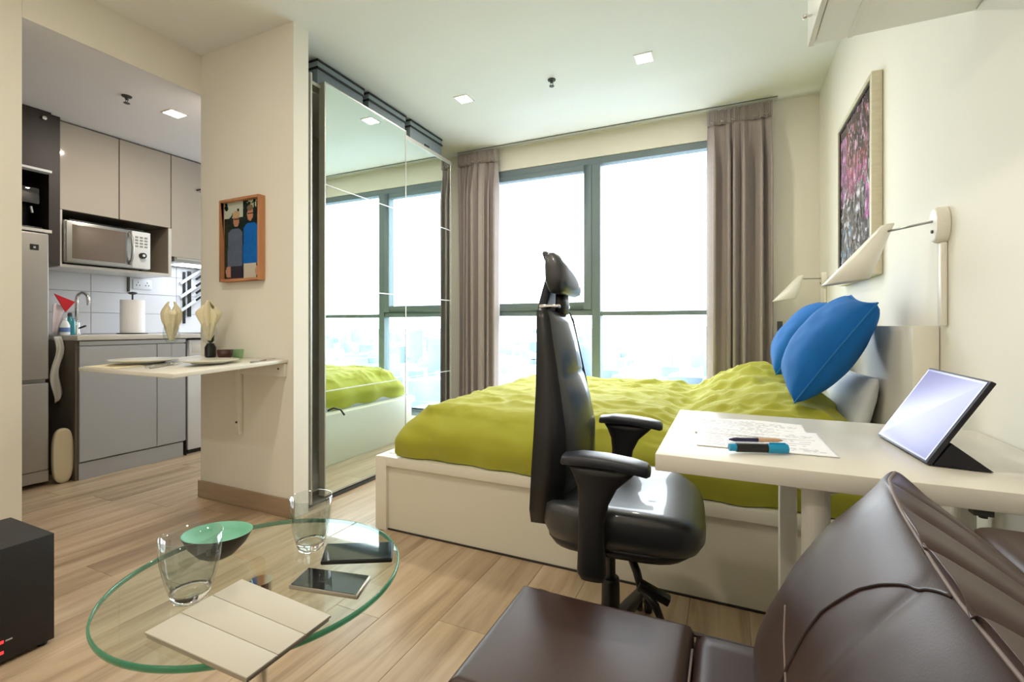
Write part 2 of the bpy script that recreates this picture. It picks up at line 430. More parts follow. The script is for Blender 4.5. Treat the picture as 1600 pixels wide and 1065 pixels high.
# outside: hazy city far below
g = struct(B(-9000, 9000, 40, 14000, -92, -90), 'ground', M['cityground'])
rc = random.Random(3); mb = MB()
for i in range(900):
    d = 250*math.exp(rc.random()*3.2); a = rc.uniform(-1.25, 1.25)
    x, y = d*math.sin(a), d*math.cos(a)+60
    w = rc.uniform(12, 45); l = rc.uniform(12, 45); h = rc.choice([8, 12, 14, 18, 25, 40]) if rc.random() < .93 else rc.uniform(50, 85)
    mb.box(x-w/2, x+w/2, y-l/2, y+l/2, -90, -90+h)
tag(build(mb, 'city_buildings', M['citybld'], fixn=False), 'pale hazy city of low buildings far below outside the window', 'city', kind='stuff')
rc = random.Random(5); mb = MB()

# ------------------------------------------------------------------ curtain track and curtains
t = thing('curtain_track', 'thin white ceiling track carrying the taupe curtains', 'curtain track', (-.9, 3.72, ZC))
build(B(-2.25, .31, 3.706, 3.734, ZC-.022, ZC-.001), 'rail', M['alu'], t, bevel=.003, bseg=1)
build(B(-2.25, .31, 3.7055, 3.706, ZC-.006, ZC-.002), 'rail_shadow_line', M['dark'], t)  # dark line standing in for the shadow between track and ceiling

def curtain(name, x0, x1, yc, label, seed, nf, flare=0.0):
    r = random.Random(seed); t = thing(name, label, 'curtain', ((x0+x1)/2, yc, 0.02), 'taupe curtains at the window')
    ph = [r.uniform(-.5, .5) for _ in range(60)]; amps = [r.uniform(.65, 1.2) for _ in range(60)]
    Z0, Z1, ZH = .03, 2.545, 2.455
    def warp(s):   # uneven folds
        return s + .35/nf*math.sin(2*PI*s*1.7+seed) + .18/nf*math.sin(2*PI*s*4.1+seed*2)
    def pos(s, z, off):
        k = (Z1-z)/(Z1-Z0); fw = warp(s)*nf*2*PI
        a = .010 + .048*min(1, max(0, (ZH-z)/.28)); a *= amps[int(s*nf*.999) % 60]*.5+.5
        if z > ZH: a = .010
        yy = yc + a*math.sin(fw+.25*math.sin(k*3+s*9)) + .008*math.sin(3*s*PI+2*k)
        xx = x0+(x1-x0)*s + .3*a*math.sin(2*fw) - (flare*k*(.25+.75*(1-s)) if flare > 0 else 0) + (-flare*k*s if flare < 0 else 0)
        if z < ZH and z > ZH-.05: xx += 0
        return Vector((xx, yy+off, z))
    nz = 34
    zs = [Z1, ZH+.03, ZH+.012, ZH-.005, ZH-.03, ZH-.07, ZH-.12]+[ZH-.12-(ZH-.12-Z0)*k/(nz-8) for k in range(1, nz-7)]
    ns = nf*14
    mb = MB()
    def surf(off):
        return lambda u, v: pos(v, zs[min(int(round(u*(len(zs)-1))), len(zs)-1)], off)
    zsb = zs[3:]
    def s1(u, v): return pos(v, zsb[int(round(u*(len(zsb)-1)))], 0)
    mb.grid(s1, len(zsb), ns)
    o = build(mb, 'drape', M['curtain'], t, smooth=True, fixn=False)
    md = o.modifiers.new('thick', 'SOLIDIFY'); md.thickness = .003; md.offset = 0
    # heading tape: finely gathered band
    hb = MB()
    def head(u, v):
        z = ZH-.01+(Z1-ZH+.012)*u
        return Vector((x0+(x1-x0)*v, yc-.006+.006*math.sin(v*nf*6*2*PI)+.010*math.sin(warp(v)*nf*2*PI), z+.003*math.sin(v*60)))
    hb.grid(head, 7, nf*60)
    o = build(hb, 'heading_tape', M['curtain'], t, smooth=True, fixn=False)
    md = o.modifiers.new('thick', 'SOLIDIFY'); md.thickness = .006; md.offset = 0
    # pinch pleats
    for k in range(nf):
        pb = MB()
        s = (k+.5)/nf; p = Vector((x0+(x1-x0)*s, yc-.03, ZH-.005))
        pb.tube([p+Vector((-.012, 0, .012)), p+Vector((0, -.006, 0)), p+Vector((.012, 0, .012))], .006, 6)
        build(pb, 'pinch_pleat', M['curtain'], t, smooth=True)
    return t
curtain('curtain', -2.235, -1.835, 3.70, 'taupe pleated curtain hanging beside the mirrored wardrobe', 3, 6)
curtain('curtain', -.135, .275, 3.70, 'taupe pleated curtain hanging right of the window, toward the corner', 8, 6)

# ------------------------------------------------------------------ wardrobe
wl = (-2.09, 2.7, 0)
wd = thing('wardrobe', 'tall sliding-door wardrobe with mirror fronts beside the partition', 'wardrobe', wl)
mb = MB()
mb.box(-2.69, -2.20, 1.86, 1.88, .03, 2.36); mb.box(-2.69, -2.20, 3.38, 3.40, .03, 2.36); mb.box(-2.69, -2.20, 2.62, 2.64, .1, 2.34)
mb.box(-2.69, -2.68, 1.88, 3.38, .03, 2.36); mb.box(-2.69, -2.18, 1.86, 3.40, 2.345, 2.365); mb.box(-2.69, -2.2, 1.86, 3.40, .03, .1)
build(mb, 'carcass', M['white'], wd)
build(B(-2.20, -2.055, 1.865, 1.875, .03, 2.375).box(-2.09, -2.075, 1.852, 1.865, .03, 2.375), 'side_profile', M['alu'], wd)
build(B(-2.19, -2.12, 1.86, 3.40, 2.355, 2.375), 'top_rail', M['alu'], wd); build(B(-2.19, -2.085, 1.86, 3.40, .003, .022), 'bottom_rail', M['dark'], wd)
for (y0, y1, xf) in ((1.994, 2.742, -2.09), (2.735, 3.396, -2.125)):
    z0, z1 = .028, 2.392 if xf > -2.1 else 2.385
    d = build(B(xf-.045, xf-.003, y0, y1, z0, z1), 'sliding_door', M['bronze'], wd, bevel=.002, bseg=1)
    e = MB(); w = .008
    e.box(xf-.003, xf+.002, y0, y0+w, z0, z1); e.box(xf-.003, xf+.002, y1-w, y1, z0, z1); e.box(xf-.003, xf+.002, y0+w, y1-w, z1-w, z1); e.box(xf-.003, xf+.002, y0+w, y1-w, z0, z0+.012)
    for k in (1, 2, 3):
        zk = z0+(z1-z0)*k/4 + .006; e.box(xf-.003, xf+.0015, y0+w, y1-w, zk-.003, zk+.003)
    build(e, 'door_edging', M['alu'], d)
    for k in range(4):
        a = z0+(z1-z0)*k/4+.009; b = z0+(z1-z0)*(k+1)/4+.003
        if k == 0: a = z0+.012
        if k == 3: b = z1-w
        build(B(xf-.003, xf, y0+w, y1-w, a, b), 'mirror_panel', M['mirror'], d)

# storage boxes on top
for i, (y0, y1, lab) in enumerate(((2.045, 2.437, 'grey fabric storage box on the wardrobe, nearest the partition'), (2.482, 2.885, 'middle grey fabric storage box on top of the wardrobe'), (2.94, 3.375, 'grey fabric storage box on the wardrobe, nearest the curtain'))):
    b = thing('storage_box', lab, 'storage box', (-2.45, (y0+y1)/2, 2.377), 'fabric boxes on the wardrobe')
    zb, zt = 2.377, 2.572
    build(B(-2.68, -2.205, y0+.004, y1-.004, zb, zt-.045), 'body', M['boxgrey'], b, bevel=.004)
    ld = build(B(-2.685, -2.20, y0, y1, zt-.052, zt), 'lid', M['boxlid'], b, bevel=.004)
    tb = MB()
    for zc in (zt-.048, zt-.004):
        tb.box(-2.2, -2.196, y0-.003, y1+.003, zc-.006, zc+.006); tb.box(-2.685, -2.196, y0-.003, y0, zc-.006, zc+.006); tb.box(-2.685, -2.196, y1, y1+.003, zc-.006, zc+.006)
    build(tb, 'trim', M['boxtrim'], ld)
    build(B(-2.206, -2.199, (y0+y1)/2-.03, (y0+y1)/2+.03, zb+.055, zb+.075), 'pull_tab', M['boxtrim'], b)

# ------------------------------------------------------------------ bed
BX0, BX1, BY0, BY1 = -1.585, .50, 1.836, 3.58
bed = thing('bed', 'cream wooden storage bed with high plain headboard', 'bed', (-.55, 2.7, 0))
ft = .36
mb = MB(); mb.box(BX0+.062, BX1, BY0+.018, BY0+.03, .005, ft-.05); build(mb, 'side_panel', M['creamrec'], bed)
mb = MB(); mb.box(BX0, BX0+.066, BY0, BY0+.06, 0, ft); build(mb, 'corner_post', M['cream'], bed, bevel=.002)
mb = MB(); mb.box(BX0+.066, BX1, BY0, BY0+.07, ft-.045, ft); build(mb, 'side_rail', M['cream'], bed, bevel=.002)
build(B(BX0+.066, BX1, BY0+.012, BY0+.018, .0, .007), 'under_bed_shade', M['kdark'], bed)  # dark strip painting the shade line where the bed meets the floor
build(B(BX0, BX0+.03, BY0+.06, BY1, 0, ft), 'foot_panel', M['cream'], bed, bevel=.002)
build(B(BX0+.03, BX0+.10, BY0+.07, BY1, ft-.03, ft), 'foot_rail', M['cream'], bed)
build(B(BX0+.03, BX1, BY1-.05, BY1, 0, ft), 'far_side_panel', M['cream'], bed)
build(MB().tube([(BX0-.004, 2.50, .395), (BX0-.02, 2.54, .41), (BX0-.028, 2.60, .39), (BX0-.03, 2.635, .345)], .007, 8), 'pull_strap', M['black'], bed, smooth=True)
hb = MB(); hb.box(.50, XR-.002, 1.775, BY1+.03, 0, 1.0); build(hb, 'headboard', M['cream'], bed, bevel=.003)
mt = tag(build(B(BX0+.105, BX1-.005, BY0+.055, BY1-.06, .31, .46), 'mattress', M['mattress'], bevel=.03, bseg=4), 'pale grey mattress lying in the cream bed frame', 'mattress')

# duvet -------------------------------------------------------------
DX0, DX1, DY0, DY1 = BX0+.105, .46, 1.862, 3.53
def duvet_base(x, y):
    # rounded dome profile
    dx0 = (x-DX0)/.19; dx1 = (DX1-x)/.12; dy0 = (y-DY0)/.16; dy1 = (DY1-y)/.16
    e = 1.0
    for d in (dx0, dx1, dy0, dy1):
        d = max(0.0, min(1.0, d)); e *= math.sqrt(max(0.0, 1-(1-d)**2))**.85
    return e
def wr(x, y, s=1.0):
    v = Vector((x*s, y*s, 0.0))
    a = noise.noise(Vector((x*2.2+3, y*5.5+x*2.0, .3))) ; b = noise.noise(Vector((x*6+y*3, y*9-x*3, 1.7)))
    c = noise.noise(Vector((x*1.3, y*1.5, 5)))
    r = 1-abs(a)*2.2
    r2 = 1-abs(b)*2.2
    d = noise.noise(Vector((x*13-y*5, y*17+x*6, 2.9))); r3 = 1-abs(d)*2.0
    k = .55+.9*math.exp(-((x-.0)/.5)**2)+.4*max(0, min(1, (y-2.4)/.8))
    return .016*max(0, r)**3 + .011*k*max(0, r2)**2 + .0055*k*max(0, r3)**2 + .012*c
def duvet_z(x, y):
    e = duvet_base(x, y)
    h = .245
    g1 = math.exp(-((x-.22)/.26)**2-((y-2.28)/.34)**2)*.115
    g2 = math.exp(-((x-.16)/.24)**2-((y-3.10)/.36)**2)*.155
    gr = -.035*math.exp(-((x+.19)/.09)**2)*(1 if y > 1.9 else 0)
    z = .365+e*(h+g1+g2+gr)+wr(x, y)*min(1, e*1.3)
    # ripples radiating from the pillow groove
    z += .010*math.exp(-((x+.12)/.35)**2)*math.sin(38*(y+.5*x)+3*noise.noise(Vector((x*3, y*3, 0))))*min(1, e)
    # long creases along the near side
    z += .007*math.sin(26*(y-.35*(x+1.2))+4*noise.noise(Vector((x*1.5, y*2, 4))))*math.exp(-((y-2.1)/.35)**2)*min(1, e)
    return z
mb = MB(); NX, NY = 190, 150
def eased(t):  # denser sampling at borders
    return .5-.5*math.cos(PI*t)*(.35+.65*1) if 0 else t+(-.09*math.sin(2*PI*t))
def dtop(u, v):
    x = DX0+(DX1-DX0)*eased(u); y = DY0+(DY1-DY0)*eased(v)
    z = duvet_z(x, y)
    # bulge sides outward above the frame and wobble the hem
    k = max(0, min(1, (z-.365)/.2))
    bul = .045*math.sin(PI*k)
    hem = .010*math.sin(x*17+2)+.008*math.sin(x*31)+.012*noise.noise(Vector((x*4, 7, 0)))
    wy = max(0, 1-(y-DY0)/.22); wx = max(0, 1-(x-DX0)/.28)
    y2 = y-(bul+hem)*wy + .018*noise.noise(Vector((x*5+z*9, z*14, 2)))*wy
    x2 = x-(bul*.8+.01*math.sin(y*19))*wx + .018*noise.noise(Vector((y*5+z*9, z*14, 8)))*wx
    return Vector((x2, y2, z))
mb.grid(dtop, NX, NY)
# underside
n = len(mb.v)
mb.grid(lambda u, v: Vector((DX0+.01+(DX1-DX0-.02)*u, DY0+.01+(DY1-DY0-.02)*v, .363 if (u < .06 or v < .06 or u > .94 or v > .94) else .462)), 18, 18)
dv = tag(build(mb, 'duvet', M['duvet'], smooth=True, fixn=False), 'crumpled lime green duvet spread over the bed', 'duvet')

# pillow under the duvet edge, and blue cushions
def cushion(name, corners_fn, T, N=40, seed=0, m=None, seam=None, label='', cat='cushion', group=None, parent=None, loc=(0, 0, 0), pw=.42):
    """square cushion: flat square [-1,1]^2 mapped by corners_fn, swollen by thickness T along its normal"""
    mb = MB()
    def side(sgn):
        def f(u, v):
            a, b = 2*u-1, 2*v-1
            # pull edges inward between the corners
            pin = .07
            aa = a*(1-pin*(1-b*b)); bb = b*(1-pin*(1-a*a))
            th = T*(max(0, (1-a*a))*max(0, (1-b*b)))**pw
            w = .05*T*noise.noise(Vector((a*3+seed, b*3, sgn)))+ .10*T*noise.noise(Vector((a*1.3+seed, b*1.3, sgn*2)))
            edge = max(0, (1-a*a)*(1-b*b))**.3
            return corners_fn(aa, bb, sgn*(th+w*edge))
        return f
    mb.grid(side(1), N, N); mb.grid(side(-1), N, N)
    return mb
def frame_fn(c, ex, ey, en):
    c, ex, ey, en = map(Vector, (c, ex, ey, en))
    return lambda a, b, t: c+ex*a+ey*b+en*t
def blue(name, c, rot_lean, spin, half, T, label, seed):
    # plane: normal leaning back toward +X headboard
    m = Matrix.Rotation(spin[1], 3, 'Z') @ Matrix.Rotation(rot_lean, 3, 'Y')
    n_ = m @ Vector((1, 0, 0)); ey = m @ Vector((0, 1, 0)); ez = m @ Vector((0, 0, 1))
    a = ey*math.cos(spin[0])+ez*math.sin(spin[0]); b = -ey*math.sin(spin[0])+ez*math.cos(spin[0])
    fn = frame_fn(c, a*half, b*half, n_)
    r = thing(name, label, 'cushion', tuple(c), 'blue cushions against the headboard')
    mb = cushion(name, fn, T, seed=seed)
    build(mb, 'cover', M['blue'], r, smooth=True)
    pts = []
    for k in range(48):
        t = k/48*4; s = int(t); q = (t-s)*2-1
        a_, b_ = [(q, -1), (1, q), (-q, 1), (-1, -q)][s]
        pin = .07; pts.append(fn(a_*(1-pin*(1-b_*b_)), b_*(1-pin*(1-a_*a_)), 0))
    build(MB().tube(pts, .0035, 6, closed=True), 'edge_seam', M['blueseam'], r, smooth=True)
    return r
blue('cushion', (.335, 2.13, .925), math.radians(33), (math.radians(8), math.radians(3)), .21, .105, 'bright blue square cushion leaning on the headboard, nearer the desk', 1)
blue('cushion', (.335, 2.73, .945), math.radians(34), (math.radians(4), math.radians(-3)), .20, .10, 'bright blue square cushion behind the other, nearer the window', 5)
fn = frame_fn((.440, 2.30, .70), (0, .30, 0), (.03, 0, .12), (1, 0, -.2))
wp = tag(build(cushion('pillow', fn, .055, seed=9), 'pillow', M['pillow'], smooth=True), 'white pillow tucked between the blue cushions and headboard', 'pillow')

# ------------------------------------------------------------------ desk
dk = thing('desk', 'white laminate desk standing against the right wall', 'desk', (.2, 1.27, 0))
build(B(-.135, XR-.004, .992, 1.545, .706, .74), 'desk_top', M['whitegloss'], dk, bevel=.002)
build(MB().lathe([(.024, 0), (.024, .69), (.038, .69), (.038, .706)], 28, (.153, 1.065, 0)), 'leg', M['white'], dk, smooth=False, bevel=0)
build(B(.128, .170, 1.475, 1.515, 0, .706), 'leg', M['white'], dk, bevel=.006)
build(MB().lathe([(.024, 0), (.024, .706)], 24, (.52, 1.50, 0)), 'leg', M['white'], dk)
build(MB().lathe([(.024, 0), (.024, .706)], 24, (.52, 1.04, 0)), 'leg', M['white'], dk)
build(B(.36, .385, 1.0, 1.02, .695, .706).tube([(.375, 1.01, .69), (.375, 1.01, .70)], .006, 8), 'screw', M['dark'], dk)

# papers
def sheet(u, v):
    r = random.Random(int(v*44)*7)
    if .06 < u < .94 and .06 < v < .95 and int(v*44) % 2 == 0 and u < .5+r.random()*.5:
        q = random.Random(int(u*60)*31+int(v*44)*17).random(); return (188, 188, 200) if q > .35 else (240, 241, 246)
    return (248, 249, 253)
def page_fn(ox, oy, rot, z):
    c, s = math.cos(rot), math.sin(rot)
    return (ox, oy, z), (.30*c, .30*s, 0), (-.21*s, .21*c, 0)
def wavy_sheet(name, ox, oy, rot, z, lab, w=.285, h=.2, curl=.012, seed=0):
    c, s = math.cos(rot), math.sin(rot)
    mb = MB()
    def f(u, v):
        zz_ = z + curl*(v**4)+.0015*math.sin(u*7+seed)*v
        return Vector((ox+c*w*u-s*h*v, oy+s*w*u+c*h*v, zz_))
    nx, ny = 46, 44
    mb.grid(f, nx+1, ny+1)
    r = thing(name, lab, 'paper', (ox, oy, .741))
    o = build(mb, 'page', M['attr'], r, fixn=False, smooth=True)
    ca = o.data.color_attributes.new('Col', 'FLOAT_COLOR', 'CORNER'); k = 0
    for i in range(nx):
        for j in range(ny):
            cc = srgb(*sheet((i+.5)/nx, 1-(j+.5)/ny))
            for q in range(4): ca.data[k].color = cc; k += 1
    md = o.modifiers.new('t', 'SOLIDIFY'); md.thickness = .0012; md.offset = 1
    return r
def _mk():
    wavy_sheet('printed_paper', -.062, 1.096, .045, .7412, 'printed sheet of paper under the pens at the desk edge', .262, .20, .003, 1)
    wavy_sheet('printed_paper', -.075, 1.225, .02, .7428, 'printed sheet of paper with curled edge behind the pens', .25, .165, .006, 4)
_mk()
# pens
pn = thing('ballpoint_pen', 'slim dark purple and tan pen lying on the paper', 'pen', (.05, 1.165, .748))
build(MB().tube([(.002, 1.150, .7485), (.012, 1.1535, .7485), (.06, 1.170, .7485)], [.0015, .0042, .0045], 12), 'barrel', M['penblue'], pn, smooth=True)
build(MB().tube([(.06, 1.170, .7485), (.098, 1.183, .7485), (.109, 1.1868, .7485)], [.0045, .004, .001], 12), 'grip', M['tan'], pn, smooth=True)
hl = thing('marker_pen', 'thick black marker with bright cyan ends on the desk', 'marker', (.05, 1.08, .75))
def mk(p, q, r, nm, m): build(MB().tube([p, q], r, 14), nm, m, hl, smooth=False)
P0 = Vector((.002, 1.062, .7515)); D = Vector((.107, .036, 0))
mk(P0, P0+D*.12, .0075, 'end_cap', M['cyan']); mk(P0+D*.12, P0+D*.66, .0088, 'barrel', M['black']); mk(P0+D*.66, P0+D, .0096, 'cap', M['cyan'])
build(B(0, .03, -.002, .002, 0, .002).xform(Matrix.Translation(P0+D*.7+Vector((0, 0, .0095))) @ Matrix.Rotation(math.atan2(D.y, D.x), 4, 'Z')), 'clip', M['cyan'], hl)

# tablet on folio stand
A = Vector((.318, 1.362, .745)); Bp = Vector((.334, 1.115, .745))   # lower edge: far, near
def rayz(px, py, t): return None
Cn = Vector((.412, 1.08, .905)); Cf = Vector((.418, 1.375, .905))
ey = (A-Bp)*.5; cen = (A+Bp+Cn+Cf)*.25
up = ((Cn+Cf)*.5-(A+Bp)*.5); W = (A-Bp).normalized(); Up = up.normalized(); Nn = W.cross(Up).normalized()
if Nn.x > 0: Nn = -Nn
tb = thing('tablet', 'tablet with lit blank screen propped on the desk', 'tablet', (.36, 1.23, .741))
def slab(c0, c1, c2, c3, n, t):
    mb = MB(); ps = [c0, c1, c2, c3]; return mb.add([p for p in ps]+[p+n*t for p in ps], [(0, 1, 2, 3), (7, 6, 5, 4), (0, 4, 5, 1), (1, 5, 6, 2), (2, 6, 7, 3), (3, 7, 4, 0)])
body = build(slab(A, Bp, Cn, Cf, -Nn, .009), 'tablet_body', M['tabblack'], tb, bevel=.002)
def inset(k): return [cen+(p-cen)*k for p in (A, Bp, Cn, Cf)]
i_ = inset(.955); build(slab(*[p+Nn*.0006 for p in i_], Nn, .0004), 'screen', M['screen'], body)
fo = thing('folio_stand', 'black folded folio stand behind the tablet', 'tablet stand', (.38, 1.2, .741))
m1 = Bp+(Cn-Bp)*.30-Nn*.012; m2 = A+(Cf-A)*.30-Nn*.012
f1 = Vector((.425, 1.105, .742)); f2 = Vector((.44, 1.33, .742))
b1 = Bp-Nn*.012+Vector((0, 0, -.001)); b2 = A-Nn*.012
b1.z = b2.z = .742
build(MB().add([b1, m1, f1, b2, m2, f2], [(0, 1, 2), (3, 5, 4), (0, 3, 4, 1), (1, 4, 5, 2), (0, 2, 5, 3)]), 'folio_wedge', M['foliocover'], fo)

# ------------------------------------------------------------------ office chair
CX_, CY_ = -.315, 1.385; CR = math.radians(4)
ch = thing('office_chair', 'black leather high-backed office chair pushed to the desk', 'chair', (CX_, CY_, 0))
ch['wloc'] = (0, 0, 0); ch.rotation_euler = (0, 0, CR)
def rr(cx, cy, hx, hy, z, p=4, n=32, dx=0):
    out = []
    for k in range(n):
        a = 2*PI*k/n; c, s = math.cos(a), math.sin(a)
        out.append((cx+hx*math.copysign(abs(c)**(2/p), c)+dx, cy+hy*math.copysign(abs(s)**(2/p), s), z))
    return out
# seat cushion
def seat_ring(z, sx, sy, dz_front):
    out = []
    for (x, y, zz_) in rr(.045, 0, sx, sy, z, 4.5, 48):
        k = max(0, (x-.10)/.16); out.append((x, y, zz_-dz_front*k*k + .012*(abs(y)/.22)**2))
    return out
rings = [seat_ring(.420, .18, .19, .00), seat_ring(.428, .200, .212, .00), seat_ring(.46, .213, .226, .01), seat_ring(.500, .214, .226, .025), seat_ring(.518, .211, .223, .035), seat_ring(.527, .200, .212, .037), seat_ring(.530, .175, .19, .035), seat_ring(.531, .10, .11, .03), seat_ring(.530, .03, .03, .02)]
build(MB().loft(rings), 'seat_cushion', M['bleather'], ch, smooth=True)
rings = [rr(.03, 0, .14, .15, .402, 4), rr(.035, 0, .185, .195, .410, 4), rr(.04, 0, .20, .21, .428, 4), rr(.04, 0, .20, .21, .440, 4)]
build(MB().loft(rings), 'seat_pan', M['plastic'], ch, smooth=True)
# back shell: lofted upward
def back_x(z):   # outer rear surface
    return -.215+.02*math.sin((z-.45)*4.0) - .012*max(0, (z-.75))
RIM = [(.44, .08), (.50, .105), (.60, .118), (.72, .108), (.84, .086), (.95, .068), (1.05, .055)]
def rim(z):
    for (a, b), (c, d) in zip(RIM, RIM[1:]):
        if a <= z <= c: return b+(d-b)*(z-a)/(c-a)
    return RIM[-1][1] if z > 1 else RIM[0][1]
def shell_ring(z, hw, k=1.0):
    x0 = back_x(z); r_ = rim(z)*k; n = 14; out = []
    for i in range(n+1):
        s = -1+2*i/n; out.append((x0+.02*s*s, hw*s, z))
    for i in range(n+1):
        s = 1-2*i/n; out.append((x0+r_*(.45+.55*min(1, abs(s)**6+.0)), hw*s*.985, z))
    return out
zs_ = [(.445, .13, .6), (.455, .16, .85), (.50, .185), (.60, .192), (.72, .187), (.84, .172), (.95, .157), (1.02, .147), (1.043, .138, .9), (1.05, .12, .7)]
build(MB().loft([shell_ring(*q) for q in zs_]), 'back_shell', M['plastic'], ch, smooth=True)
def bc_ring(z, hw, bulge):
    x0 = back_x(z)+.03; r_ = rim(z)-.03; n = 20; out = []
    for k in range(n+1):
        s = -1+2*k/n; out.append((x0+.01, hw*s, z))
    for k in range(n+1):
        s = 1-2*k/n; out.append((x0+(r_-.016)*(1-abs(s)**14)+bulge*(1-s*s)+.012, hw*s, z))
    return out
bz = [(.52, .16, .0), (.535, .176, .015), (.60, .182, .036), (.70, .178, .040), (.78, .172, .034), (.845, .164, .024), (.857, .162, .014), (.869, .160, .022), (.94, .148, .024), (1.01, .138, .020), (1.037, .130, .010), (1.046, .11, -.01)]
build(MB().loft([bc_ring(*q) for q in bz]), 'back_cushion', M['bleather'], ch, smooth=True)
# headrest: curved carrier plate, neck and pad
def hr_ring(x, z, hw, th, nx_=1.0, nz_=0.0):
    out = []; n = 12
    for k in range(24):
        a = 2*PI*k/24; c, s = math.cos(a), math.sin(a)
        out.append((x+th*math.copysign(abs(c)**.42, c)*nx_, hw*math.copysign(abs(s)**.4, s), z+th*c*nz_))
    return out
build(MB().loft([hr_ring(-.195, 1.03, .060, .014), hr_ring(-.195, 1.06, .062, .014), hr_ring(-.184, 1.10, .062, .014), hr_ring(-.172, 1.14, .062, .014), hr_ring(-.174, 1.19, .062, .013), hr_ring(-.184, 1.215, .06, .012), hr_ring(-.187, 1.222, .055, .008)]), 'headrest_carrier', M['plasticlt'], ch, smooth=True)
build(MB().loft([hr_ring(-.148, 1.035, .035, .016), hr_ring(-.146, 1.07, .035, .016), hr_ring(-.148, 1.10, .03, .014)]), 'headrest_neck', M['plastic'], ch, smooth=True)
build(B(-.20, -.14, -.07, .07, 1.052, 1.064), 'headrest_crossbar', M['chrome'], ch, bevel=.003)
build(MB().loft([hr_ring(-.135, 1.092, .10, .012), hr_ring(-.136, 1.098, .118, .026), hr_ring(-.138, 1.13, .128, .034), hr_ring(-.142, 1.17, .126, .032), hr_ring(-.150, 1.20, .118, .022), hr_ring(-.153, 1.210, .10, .010)]), 'headrest_pad', M['bleather'], ch, smooth=True)
# arms
for s in (-1, 1):
    y = s*.262
    rings = []
    for (x, z, hy, hz) in ((-.078, .668, .020, .006), (-.074, .672, .030, .012), (-.03, .676, .036, .015), (.03, .675, .037, .015), (.09, .669, .036, .0145), (.125, .662, .032, .014), (.133, .659, .02, .008)):
        rings.append([(x, y+hy*math.copysign(abs(math.cos(2*PI*k/20))**.6, math.cos(2*PI*k/20)), z+hz*math.copysign(abs(math.sin(2*PI*k/20))**.6, math.sin(2*PI*k/20))) for k in range(20)])
    arm = build(MB().loft(rings), 'armrest', M['plasticlt'], ch, smooth=True)
    rings = []
    for (z, xc, hx, hy) in ((.662, .022, .088, .020), (.64, .018, .070, .020), (.61, .008, .048, .018), (.57, .0, .036, .017), (.52, -.005, .032, .016), (.44, -.005, .034, .016), (.40, -.005, .036, .016), (.385, -.003, .028, .014)):
        rings.append([(xc+hx*math.copysign(abs(math.cos(2*PI*k/20))**.7, math.cos(2*PI*k/20)), y+s*.002+hy*math.copysign(abs(math.sin(2*PI*k/20))**.7, math.sin(2*PI*k/20)), z) for k in range(20)])
    build(MB().loft(rings), 'arm_post', M['plastic'], ch, smooth=True)
    build(B(-.03, .02, min(y, s*.12), max(y, s*.12), .40, .425), 'arm_bracket', M['plastic'], ch, bevel=.004)
# mechanism, column, base
build(B(-.12, .12, -.075, .075, .36, .41), 'tilt_mechanism', M['black'], ch, bevel=.01)
build(B(-.22, -.10, -.05, .05, .42, .47), 'back_bracket', M['black'], ch, bevel=.01)
build(MB().lathe([(.014, .20), (.014, .37)], 20), 'gas_column', M['black'], ch)
build(MB().lathe([(.03, .07), (.028, .12), (.026, .25), (.024, .26)], 24), 'column_sleeve', M['black'], ch, smooth=True)
build(MB().tube([(.05, -.05, .39), (.085, -.10, .34), (.10, -.12, .30)], [.012, .011, .010], 10), 'lever_arm', M['black'], ch, smooth=True)
build(B(-.008, .075, -.014, .014, -.01, .012).xform(Matrix.Translation((.10, -.12, .315)) @ Matrix.Rotation(math.radians(22), 4, 'Y')), 'tilt_lever', M['black'], ch, bevel=.004)
build(MB().tube([(.10, -.12, .31), (.135, -.13, .275), (.15, -.13, .24)], [.010, .011, .009], 10), 'height_lever', M['black'], ch, smooth=True)
for k in range(5):
    a = math.radians(78+72*k)
    d = Vector((math.cos(a), math.sin(a), 0)); n_ = Vector((-d.y, d.x, 0)); rg = []
    for (t, hw, z0, z1) in ((.02, .026, .075, .125), (.16, .021, .075, .112), (.29, .016, .072, .092), (.32, .014, .072, .086)):
        rg.append([tuple(d*t+n_*hw+Vector((0, 0, z0))), tuple(d*t+n_*hw*.7+Vector((0, 0, z1))), tuple(d*t-n_*hw*.7+Vector((0, 0, z1))), tuple(d*t-n_*hw+Vector((0, 0, z0)))])
    build(MB().loft(rg), 'base_arm', M['plastic'], ch, bevel=.004)
    cm = MB(); p = d*.315
    for sg in (-1, 1):
        q = p+n_*sg*.017
        m_ = Matrix.Translation(q+Vector((0, 0, .032))) @ Matrix.Rotation(a+.4, 4, 'Z')
        w_ = MB().lathe([(.012, -.011), (.030, -.011), (.032, -.006), (.032, .006), (.030, .011), (.012, .011)], 24, axis='Y'); w_.xform(m_); cm.add(w_.v, w_.f)
    c_ = build(cm, 'caster', M['black'], ch, smooth=False)
    build(MB().tube([p+Vector((0, 0, .03)), p+Vector((0, 0, .075))], .009, 10), 'caster_stem', M['steel'], c_)
for o in ch.children:
    o.location = (0, 0, 0)
ch['wloc'] = (CX_, CY_, 0)

# ------------------------------------------------------------------ sofa
so = thing('sofa', 'dark brown leather sofa in the foreground', 'sofa', (.1, .0, 0))
SX0 = -.425; SY1 = .985
def rbox(x0, x1, y0, y1, z0, z1, r, n=6):
    mb = B(x0, x1, y0, y1, z0, z1); return mb
build(B(SX0+.02, XR-.02, -1.5, SY1-.02, .08, .25), 'base_frame', M['brown'], so, bevel=.02, bseg=3)
